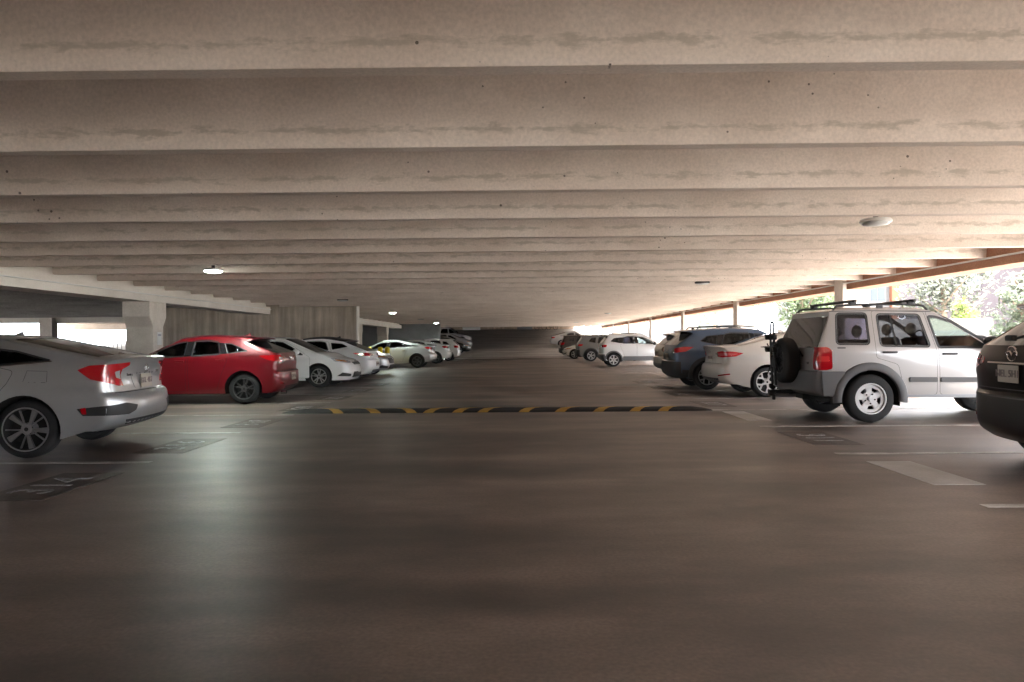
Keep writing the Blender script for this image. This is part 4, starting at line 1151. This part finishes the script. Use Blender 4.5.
c.patch_side('sill_trim', [(1.40, .375), (3.02, .375), (3.04, .425), (1.38, .425)], simple('sill silver', (.30, .31, .33), .4, .4), off=.012, r=.01)
c.patch_side('bumper_side', [(.19, .41), (.42, .41), (.47, .60), (.52, .78), (.17, .78)], M_clad, off=.022, r=.02)
tl = c.patch_wrap('tail_light', [('s', .34, .82), ('s', .34, 1.10), ('s', .28, 1.15), ('e', .80, 1.15), ('e', .74, 1.10), ('e', .74, .82), ('e', .80, .80), ('s', .26, .80)], M_red, r=.04, off=.014, ax=(.7, .35))
c.patch_wrap('clear_lens', [('s', .30, .93), ('s', .30, 1.01), ('e', .83, 1.01), ('e', .83, .93)], simple('bright red lens', (.62, .03, .03), .15, coat=1.0), off=.018, ax=(.7, .35), par=tl)
c.strip_side('roof_gap', [(.36, 1.695), (1.0, 1.70), (1.9, 1.68)], .01, M_dclad)
c.rails(.42, 1.86, .70, 1.70, .055, M_black, .018)
for bxx in (.72, 1.62):
    bm = bmesh.new()
    zt = 1.85
    tube(bm, [(bxx, -.82, zt), (bxx, .82, zt)], .022, 8)
    for q in (-.70, .70): bx(bm, (bxx, q, zt - .03), (.11, .07, .07), bevel=.015)
    link('roof_cross_bar', bm, M_black, c.root, smooth=50)
c.mirror(2.66, 1.16, M_black, 1.15)
c.end_text('badge_text', '4x4', .05, -.55, .90, M_clad)
c.strip_side('badge_plate', [(.42, 1.135), (.54, 1.135)], .018, M_dclad)
# spare wheel on the tailgate
wm = c.wheel_meshes(dict(rr=.215, n=5, style='steel', dish=.03))
o = bpy.data.objects.new('spare_wheel', wm[0]); COL.objects.link(o); o.parent = c.root; o.location = (-.07, -.08, .93); o.rotation_euler = (0, 0, PI / 2)
o.data.materials[0] = M_dclad
t = bpy.data.objects.new('tyre', wm[1]); COL.objects.link(t); t.parent = o
box('spare_bracket', (.10, -.08, .93), (.14, .3, .3), M_black, c.root, .02)
bm = bmesh.new(); tube(bm, [(.1, -.35, 1.0), (.03, -.35, 1.12), (.03, .35, 1.12), (.1, .35, 1.0)], .012, 6); link('tailgate_trim', bm, M_black, c.root)
# tow bar and folded cycle rack
bm = bmesh.new(); bx(bm, (.0, 0, .42), (.5, .06, .06)); bx(bm, (-.28, 0, .40), (.09, .10, .10), bevel=.01); bx(bm, (-.24, 0, .33), (.05, .04, .09), bevel=.01); bx(bm, (.15, 0, .44), (.08, 1.0, .07)); link('tow_hitch', bm, M_black, c.root)
r = thing('cycle_rack', 'black folded cycle rack strapped over the spare wheel of the boxy SUV', 'bicycle rack', (4.42 - .22, 11.72, .95))
bm = bmesh.new()
for q in (-.09, .06):
    tube(bm, [(0.0, q, -.42), (-.02, q, 0), (-.03, q, .42)], .02, 8)
tube(bm, [(-.03, -.09, .42), (-.03, -.09, .56), (-.03, -.06, .60), (-.03, .03, .60), (-.03, .06, .56), (-.03, .06, .42)], .016, 8)
bx(bm, (0, -.015, -.05), (.05, .22, .16), bevel=.02); bx(bm, (0, -.015, .25), (.05, .2, .06), bevel=.015)
link('upright_frame', bm, M_black, r, 50)
for zz in (.16, .36):
    for q in (-.13, .10):
        bm = bmesh.new(); bx(bm, (-.05, q, zz), (.10, .07, .09), bevel=.02); tube(bm, [(-.08, q - .05, zz - .02), (-.10, q, zz + .04), (-.08, q + .05, zz - .02)], .014, 6); link('cradle', bm, M_black, r, 50)
bm = bmesh.new()
for a, b in (((0, .3, .25), (0, -.30, -.2)), ((0, -.3, .22), (0, .3, -.25))): tube(bm, [a, b], .012, 6)
link('strap', bm, M_dclad, r)

# dark SUV at the right edge
cx = suv(L=4.55, rnd=1.7, W=1.84, H=1.68, xr=.92, wb=2.70, R=.355, zb=.28, bump=.72, mid=1.0, rgz=1.20, rgx=.14, rtz=1.53, rtx=.66, spx=.42, tailz=1.60, ws1=2.5, ws0=3.3, hood=1.12, nose=.85, tum=.40, tum2=.0, zbr=1.12, zbf=1.0, pr=.07, slots=[(0, 3, 1)], lowmat=simple('dark bumper', (.014, .014, .015), .35), cz=(.95, .88, .008),
    doors={'rear_door': dict(poly=[(1.20, 1.05), (1.36, .70), (1.48, .36), (2.12, .34), (2.14, 1.0), (2.06, 1.56), (1.5, 1.57), (1.28, 1.50)], handle=(1.38, 1.02, P_dark)),
           'front_door': dict(poly=[(2.17, .34), (3.20, .34), (3.26, 1.0), (2.80, 1.36), (2.50, 1.50), (2.09, 1.555), (2.17, 1.0)], handle=(2.32, 1.0, P_dark))},
    wins={'w1': dict(poly=[(1.38, 1.15), (2.08, 1.12), (2.02, 1.52), (1.52, 1.53), (1.42, 1.48)], door='rear_door', r=.03),
          'w2': dict(poly=[(2.22, 1.11), (3.12, 1.07), (2.76, 1.34), (2.48, 1.46), (2.16, 1.51)], door='front_door', r=.03),
          'w3': dict(poly=[(.72, 1.24), (1.20, 1.17), (1.24, 1.50), (.95, 1.49)], r=.03)},
    rim=dict(n=5, style='twin', mat=M_alloy), cabin=dict(f=2.2, r=1.35, d=2.95, t=1.22))
c = Car(cx, 'suv', 'dark brown-black SUV seen from behind at the right edge of the photo', (4.60, 6.80, 0), math.radians(-5), P_dark, sp=.07)
tl = c.patch_wrap('tail_light', [('s', .50, 1.10), ('s', .36, 1.0), ('e', .70, .96), ('e', .50, 1.02), ('e', .50, 1.08), ('e', .72, 1.12)], M_dred, r=.02)
c.patch_end('tailgate_garnish', [(-.40, 1.025), (.40, 1.025), (.40, 1.04), (-.40, 1.04)], M_chrome, off=.008, r=.005)
c.emblem(0, 1.12, .075, kind='wing'); c.pillars(); c.plate(.93, 'NEL 5H1'); c.end_text('badge_text', 'CX-5', .06, -.5, 1.14, M_chrome)
c.patch_end('tailgate_gap', [(-.62, .775), (.62, .775), (.62, .785), (-.62, .785)], M_clad, off=.004, r=0)
c.patch_end('bumper_crease', [(-.80, .70), (.80, .70), (.80, .712), (-.80, .712)], M_clad, off=.004, r=0)
bm = bmesh.new(); tube(bm, [(.12, .02, 1.26), (.16, -.30, 1.33)], .012, 8); bx(bm, (.10, 0.03, 1.27), (.06, .12, .06), bevel=.02); link('wiper', bm, M_black, c.root, 50)
c.patch_wrap('reflector', [('e', .78, .50), ('e', .62, .48), ('e', .62, .51), ('e', .78, .53)], M_dred, off=.006)
c.patch_side('sill_cladding', [(1.35, .29), (3.20, .29), (3.16, .42), (1.40, .42)], M_dclad, off=.012)
c.flare(c.xr, c.ra - .01, c.ra + .07, .018, mat=M_dclad); c.flare(c.xf, c.ra - .01, c.ra + .07, .018, mat=M_dclad)
c.mirror(2.95, 1.10); c.fin(.62, 1.63, M_black)

# ---- shared door and window layout for ordinary sedans
def sed_sides(x0=1.35, H=1.44, zr=.97, zf=.90, tip=.80, dh=None, hz=.88):
    """x0 rear door back edge; window bottom zr..zf; tip = rear corner of the quarter glass"""
    ph = dh or M_chrome
    return dict(doors={'rear_door': dict(poly=[(x0, .95), (x0 + .16, .62), (x0 + .26, .30), (x0 + .96, .28), (x0 + 1.0, .90), (x0 + .92, H - .10), (x0 + .55, H - .10), (x0 + .22, H - .15), (x0 + .04, 1.13)], handle=(x0 + .20, hz, ph)),
             'front_door': dict(poly=[(x0 + 1.03, .28), (x0 + 2.04, .28), (x0 + 2.06, .86), (x0 + 1.55, 1.19), (x0 + 1.25, H - .125), (x0 + .95, H - .105), (x0 + 1.03, .90)], handle=(x0 + 1.22, hz - .01, ph))},
        wins={'w1': dict(poly=[(x0 + .10, zr + .045), (x0 + .92, zr), (x0 + .86, H - .135), (x0 + .56, H - .135), (x0 + .26, H - .19)], door='rear_door', r=.03, fo=.02),
              'w2': dict(poly=[(x0 + 1.08, zr - .005), (x0 + 1.86, zf), (x0 + 1.50, 1.16), (x0 + 1.24, H - .165), (x0 + 1.02, H - .14)], door='front_door', r=.03),
              'w3': dict(poly=[(tip, zr + .075), (x0 - .03, zr + .045), (x0 + .05, 1.145)], r=.01, fo=.008)})

# white-silver sedan on the right
fus = sedan(L=4.87, W=1.85, H=1.475, xr=1.11, wb=2.85, R=.335, deck=1.135, rg0=.52, rg1=1.62, ws1=2.75, ws0=3.65, hood=1.0, nose=.74, bump=.70, cz=(.92, .80, .012), zbr=1.03, zbf=.90, rim=dict(n=5, style='y', mat=M_alloy, rr=.24), cabin=dict(f=2.45, r=1.5, d=3.1, t=1.05), **sed_sides(1.45, 1.475, 1.03, .95, .98, hz=.93))
c = Car(fus, 'sedan', 'dusty pale silver sedan with slim red tail lamp between boxy SUV and blue crossover', (4.35, 16.52, 0), 0, P_fusion, sp=.08)
tl = c.patch_wrap('tail_light', [('s', .60, .975), ('s', .42, .90), ('e', .72, .875), ('e', .48, .89), ('e', .46, .96), ('e', .50, 1.0), ('e', .74, 1.02), ('s', .36, 1.01)], M_red, r=.02)
c.patch_wrap('inner_lens', [('s', .48, .965), ('s', .38, .925), ('e', .70, .91), ('e', .54, .92), ('e', .54, .955), ('e', .72, .975)], simple('pink lens', (.50, .06, .07), .2, coat=1.), off=.010, par=tl)
c.patch_end('lower_trim', [(-.62, .335), (.62, .335), (.70, .42), (-.70, .42)], M_dclad, off=.006)
c.patch_wrap('reflector', [('s', .30, .50), ('e', .70, .46), ('e', .70, .49), ('s', .30, .53)], M_dred, off=.006)
c.patch_end('boot_gap', [(-.70, .735), (.70, .735), (.70, .742), (-.70, .742)], M_black, off=.004, r=0)
c.pillars(); c.plate(.86, 'BKR 7M2'); c.emblem(0, 1.0, .05, kind='oval'); c.end_text('badge_text', 'FUSION', .045, -.45, .95, M_chrome); c.mirror(3.15, .98); c.fin(1.75, 1.43)

# slate blue crossover
def suv_sides(x0=1.2, H=1.6, z=1.1, tip=.75, dh=None, hz=1.0, x1=None):
    ph = dh or M_black; q = x1 or x0 + .95
    return dict(doors={'rear_door': dict(poly=[(x0, .98), (x0 + .14, .68), (x0 + .24, .36), (q - .03, .34), (q, .95), (q - .08, H - .11), (x0 + .38, H - .10), (x0 + .12, H - .15)], handle=(x0 + .18, hz, ph)),
             'front_door': dict(poly=[(q + .03, .34), (q + 1.02, .34), (q + 1.06, .95), (q + .62, 1.29), (q + .32, H - .15), (q - .05, H - .115), (q + .03, .95)], handle=(q + .22, hz, ph))},
        wins={'w1': dict(poly=[(x0 + .12, z), (q - .06, z - .01), (q - .12, H - .15), (x0 + .38, H - .145), (x0 + .22, H - .18)], door='rear_door', r=.03, fo=.02),
              'w2': dict(poly=[(q + .08, z - .015), (q + .90, z - .04), (q + .58, z + .17), (q + .30, H - .19), (q + .02, H - .155)], door='front_door', r=.03),
              'w3': dict(poly=[(tip, z + .10), (x0 - .02, z + .01), (x0 + .04, H - .19), (tip + .18, H - .22)], r=.02, fo=.008)})
xv = suv(L=4.46, W=1.80, H=1.585, xr=.90, wb=2.665, R=.35, zb=.30, bump=.72, mid=.95, rgz=1.14, rgx=.12, rtz=1.44, rtx=.55, spx=.32, tailz=1.50, ws1=2.35, ws0=3.25, hood=1.08, nose=.82, tum=.42, zbr=1.10, zbf=.98, cz=(.98, .86, .012), slots=[(0, 3, 1)], lowmat=M_dclad, pr=.07,
    rim=dict(n=5, style='y', mat=M_alloy, rr=.225), cabin=dict(f=2.05, r=1.25, d=2.8, t=1.15), **suv_sides(1.16, 1.585, 1.14, .74, P_blue, 1.03))
c = Car(xv, 'crossover', 'slate blue crossover with roof rails behind the pale silver sedan on the right', (3.90, 18.95, 0), 0, P_blue, sp=.09)
c.patch_wrap('tail_light', [('s', .56, 1.09), ('s', .36, .98), ('e', .70, .93), ('e', .50, .95), ('e', .50, 1.02), ('e', .70, 1.06), ('s', .34, 1.10)], M_red, r=.015)
c.flare(c.xr, c.ra - .01, c.ra + .09, .02, mat=M_dclad); c.flare(c.xf, c.ra - .01, c.ra + .09, .02, mat=M_dclad)
c.patch_side('sill_cladding', [(1.32, .31), (3.14, .31), (3.08, .45), (1.38, .45)], M_dclad, off=.014)
c.patch_side('bumper_side', [(.26, .32), (.48, .32), (.50, .50), (.26, .52)], M_dclad, off=.010)
c.pillars(); c.rails(.70, 2.45, .56, 1.5, .06, M_dclad, .018); c.plate(.84, 'CGA 2T6'); c.emblem(0, 1.02, .05, kind='oval'); c.mirror(2.85, 1.06)
c.patch_end('tailgate_gap', [(-.60, .755), (.60, .755), (.60, .765), (-.60, .765)], M_black, off=.004, r=0)
c.fin(.80, 1.53, M_black)

# champagne crossover behind it
rv = suv(L=4.4, W=1.80, H=1.56, xr=.88, wb=2.62, R=.34, zb=.30, bump=.70, mid=.95, rgz=1.12, rgx=.14, rtz=1.40, rtx=.50, spx=.34, tailz=1.46, ws1=2.4, ws0=3.15, hood=1.08, slots=[(0, 2, 1)], lowmat=M_clad, cz=(.95, .85, .01), rim=dict(n=5, style='five'), **suv_sides(1.15, 1.56, 1.12, .74, P_champ))
c = Car(rv, 'crossover', 'champagne coloured crossover partly hidden by the slate blue one', (4.68, 24.25, 0), 0, P_champ, sp=.11)
c.patch_wrap('tail_light', [('s', .40, 1.02), ('s', .34, .92), ('e', .66, .90), ('e', .60, .96), ('e', .66, 1.04)], M_dred, r=.015)
c.plate(.84, 'AJP 3K4'); c.mirror(2.85, 1.05)

# small white crossover on the right
P_eco = paint('cool white paint', (.58, .59, .60), .1, .35)
ec = suv(L=4.05, W=1.76, H=1.60, xr=.66, wb=2.52, R=.325, zb=.30, bump=.60, mid=.92, rgz=1.12, rgx=.10, rtz=1.46, rtx=.40, spx=.26, tailz=1.53, ws1=2.2, ws0=2.95, hood=1.08, nose=.82, tum=.36, zbr=1.08, zbf=.98, slots=[(0, 3, 1)], lowmat=M_clad, glass=M_gdark, wsglass=M_glight,
    rim=dict(n=6, style='five', mat=M_alloy, rr=.225), cabin=dict(f=1.80, r=1.1, d=2.5, t=1.12), **suv_sides(.98, 1.60, 1.13, .52, P_eco, 1.0, 1.78))
ec['wins']['w2']['mat'] = M_glight; ec['wins']['w1']['mat'] = M_gmid
c = Car(ec, 'crossover', 'small white crossover with grey lower cladding facing the right openings', (3.97, 35.3, 0), 0, P_eco, sp=.10)
c.patch_wrap('tail_light', [('s', .34, 1.06), ('s', .30, .94), ('e', .66, .93), ('e', .56, .97), ('e', .58, 1.05), ('e', .72, 1.07)], M_red, r=.02)
c.flare(c.xr, c.ra - .01, c.ra + .07, .015, mat=M_clad); c.flare(c.xf, c.ra - .01, c.ra + .07, .015, mat=M_clad)
c.patch_side('sill_cladding', [(1.08, .31), (2.76, .31), (2.72, .50), (1.12, .50)], M_clad, off=.014)
c.mirror(2.60, 1.08, M_black); c.rails(.6, 2.1, .56, 1.5, .04, M_clad, .014); c.pillars(); c.plate(.85, 'BWT 6C9')

# grey SUV, nose-out hatch, dark SUV and sedan further along the right
gs = suv(L=4.5, W=1.82, H=1.64, xr=.92, R=.35, slots=[(0, 3, 1)], lowmat=M_dclad, rim=dict(n=5, style='y', mat=M_alloy, rr=.24), **suv_sides(1.2, 1.64, 1.12, .78, P_gray))
c = Car(gs, 'suv', 'dark grey SUV just left of the small white crossover, reversed toward the aisle', (3.55, 44.4, 0), 0, P_gray, sp=.12)
c.patch_wrap('tail_light', [('s', .44, 1.05), ('s', .36, .94), ('e', .64, .92), ('e', .52, .97), ('e', .60, 1.06)], M_red, r=.015)
c.flare(c.xr, c.ra - .01, c.ra + .07, .016, mat=M_dclad); c.plate(.85, 'CKE 0P3'); c.mirror(2.9, 1.08)
def front_kit(c, hz=.70, grille=M_black, gl=None, low=.30, hy=.42):
    L = c.L; h = c.patch_wrap('headlight', [('s', L - .62, hz + .10), ('s', L - .50, hz), ('e', .62, hz - .05), ('e', hy, hz - .03), ('e', hy, hz + .02), ('e', .66, hz + .07)], M_clear, end='front', r=.015)
    c.patch_wrap('inner_lens', [('s', L - .50, hz + .06), ('s', L - .44, hz + .02), ('e', .66, hz - .01), ('e', .66, hz + .04)], M_amber, end='front', off=.010, r=.01, par=h)
    c.patch_end('grille', gl or [(-.38, hz - .10), (.38, hz - .10), (.42, hz - .02), (-.42, hz - .02)], grille, end='front', off=.006)
    c.patch_end('lower_grille', [(-.52, low), (.52, low), (.46, low + .16), (-.46, low + .16)], M_black, end='front', off=.006)
    c.patch_wrap('fog_lamp_recess', [('e', .84, low + .05), ('e', .60, low + .03), ('e', .60, low + .10), ('e', .82, low + .15)], M_black, end='front', off=.006)
wh = suv(L=4.2, W=1.76, H=1.48, xr=.75, R=.32, hood=.98, nose=.72, zb=.24, mid=.9, rgz=1.05, rtz=1.34, tailz=1.40, rim=dict(n=5, style='five'), **suv_sides(1.08, 1.48, 1.0, .7, P_white, .9))
c = Car(wh, 'hatchback', 'small white hatchback parked nose out between the grey SUV and the dark SUV', (3.15 + 4.2, 50.6, 0), PI, P_white, sp=.12)
front_kit(c, .68); c.mirror(2.75, .95, M_black)
ds = suv(L=4.5, W=1.84, H=1.72, xr=.92, R=.37, slots=[(0, 3, 1)], lowmat=M_dclad, rim=dict(n=5, style='y', mat=M_dalloy), **suv_sides(1.2, 1.72, 1.18, .78, P_black))
c = Car(ds, 'suv', 'black SUV with red tail lamps at the foot of the ramp on the right', (3.25, 57.0, 0), 0, P_black, sp=.12)
c.patch_wrap('tail_light', [('s', .44, 1.12), ('s', .36, .94), ('e', .64, .92), ('e', .60, 1.12)], M_red, r=.015); c.rails(.7, 2.3, .56, 1.6, .05); c.plate(.85)
ws = sedan(L=4.8, W=1.84, H=1.45, xr=1.1, wb=2.8, R=.33, rim=dict(n=5, style='five'), **sed_sides(1.42, 1.45, 1.0, .93, .95))
SL = math.atan(.062)
c = Car(ws, 'sedan', 'silver sedan standing on the ramp at the far right', (3.1, 69.5, ground_z(69.5)), 0, P_silver, sp=.12)
c.root.rotation_euler = (SL, 0, 0)
c.patch_wrap('tail_light', [('s', .50, .97), ('s', .40, .86), ('e', .60, .84), ('e', .58, .98)], M_red, r=.015); c.plate(.86)

# ---- the left row
cr = sedan(L=4.67, W=1.80, H=1.455, xr=1.02, wb=2.70, R=.325, deck=1.10, rg0=.45, rg1=1.5, ws1=2.72, ws0=3.68, hood=1.01, nose=.76, cz=(.90, .80, .012), zbr=1.0, zbf=.90, rim=dict(n=5, style='twin', mat=M_alloy, rr=.215), cabin=dict(f=2.3, r=1.45, d=3.0, t=1.03), **sed_sides(1.42, 1.455, 1.0, .93, .90, P_white, .90))
c = Car(cr, 'sedan', 'white sedan parked nose out beside the red hatchback', (-9.34, 20.85, 0), 0, P_white, sp=.08)
c.pillars(); front_kit(c, .74, low=.28, hy=.46); c.mirror(3.12, .98); c.plate(.50, end='front', mat=P_white); c.emblem(0, .74, .05, end='front', kind='bowtie')
wk = suv(L=4.5, W=1.80, H=1.475, xr=.95, wb=2.70, R=.325, zb=.24, bump=.70, mid=.86, rgz=.99, rgx=.12, rtz=1.27, rtx=.85, spx=.72, tailz=1.33, ws1=2.3, ws0=3.15, hood=.98, nose=.72, slots=[(8, 13, 2)], tum=.44, zbr=1.02, zbf=.9, rim=dict(n=5, style='twin', mat=M_alloy), **suv_sides(1.30, 1.45, 1.04, .80, P_white, .92))
c = Car(wk, 'hatchback', 'white fastback with black roof parked rear out behind the nose-out white sedan', (-4.72, 23.75, 0), PI, P_white, sp=.09)
c.patch_wrap('tail_light', [('s', .62, .93), ('s', .42, .85), ('e', .66, .80), ('e', .30, .84), ('e', .30, .90), ('e', .66, .93), ('s', .40, .95)], M_red, r=.015)
c.patch_end('lower_trim', [(-.5, .27), (.5, .27), (.56, .38), (-.56, .38)], M_dclad, off=.006); c.plate(.56, 'BZN 4D8'); c.mirror(2.75, .96); c.fin(1.3, 1.42, M_black)
c = Car(dict(cr, rim=dict(n=5, style='five')), 'sedan', 'silver sedan with black grille parked nose out beside the yellow bollards', (-4.85 - 4.67, 27.6, 0), 0, P_silver, sp=.11)
front_kit(c, .70, gl=[(-.50, .46), (.50, .46), (.56, .66), (-.56, .66)], hy=.5, low=.26); c.mirror(3.0, .96); c.emblem(0, .6, .06, end='front', kind='ring')
gr = sedan(L=4.85, W=1.84, H=1.40, xr=.86, wb=2.80, R=.335, deck=1.10, rg0=.46, rg1=1.6, rim=dict(n=5, style='twin', mat=M_dalloy), cz=(.9, .8, .012), zbr=.99, zbf=.90, **sed_sides(1.30, 1.40, .99, .93, .78))
P_lsil = paint('light silver paint', (.42, .42, .42), .35, .36)
c = Car(gr, 'sedan', 'light silver sedan with dark windows just right of the yellow bollards', (-4.12, 35.8, 0), PI, P_lsil, sp=.10)
c.patch_wrap('tail_light', [('s', .50, 1.0), ('s', .36, .92), ('e', .66, .89), ('e', .48, .91), ('e', .48, .99), ('s', .34, 1.03)], M_red, r=.015); c.pillars(); c.plate(.85, 'CMD 9L5'); c.mirror(3.1, .96)
c.patch_end('lower_trim', [(-.6, .33), (.6, .33), (.66, .40), (-.66, .40)], M_dclad, off=.006)
c = Car(dict(gr, rim=dict(n=5, style='five', mat=M_dalloy)), 'sedan', 'white sedan with red tail lamps, next beyond the light silver sedan', (-3.95, 42.2, 0), PI, P_white, sp=.11)
c.patch_wrap('tail_light', [('s', .50, 1.0), ('s', .36, .90), ('e', .66, .87), ('e', .40, .91), ('e', .40, .99), ('s', .34, 1.03)], M_red, r=.015); c.plate(.6, 'AYH 6F0'); c.mirror(3.1, .96)
c = Car(dict(wh, rim=dict(n=5, style='five')), 'hatchback', 'white hatchback, farthest of the white cars on the left row', (-3.85, 47.6, 0), PI, P_white, sp=.12)
c.patch_wrap('tail_light', [('s', .40, 1.02), ('s', .34, .86), ('e', .62, .86), ('e', .60, 1.02)], M_red, r=.015); c.plate(.6)
c = Car(dict(cr, rim=dict(n=5, style='five')), 'sedan', 'black sedan parked nose out at the foot of the ramp on the left', (-4.1 - 4.67, 62.0, ground_z(62)), 0, P_black, sp=.12)
c.root.rotation_euler = (SL, 0, 0); front_kit(c, .70)
c = Car(dict(cr, rim=dict(n=5, style='five')), 'sedan', 'silver sedan nose out on the ramp behind the black sedan', (-4.35 - 4.67, 67.6, ground_z(67.6)), 0, P_lsil, sp=.12)
c.root.rotation_euler = (SL, 0, 0); front_kit(c, .70)
c = Car(dict(ds, rim=dict(n=5, style='five')), 'suv', 'white SUV with dark windscreen nose out on the ramp at the far left', (-4.9 - 4.5, 75, ground_z(75)), 0, P_lsil, sp=.12)
c.root.rotation_euler = (SL, 0, 0); front_kit(c, .85); c.rails(.7, 2.3, .56, 1.6, .05)
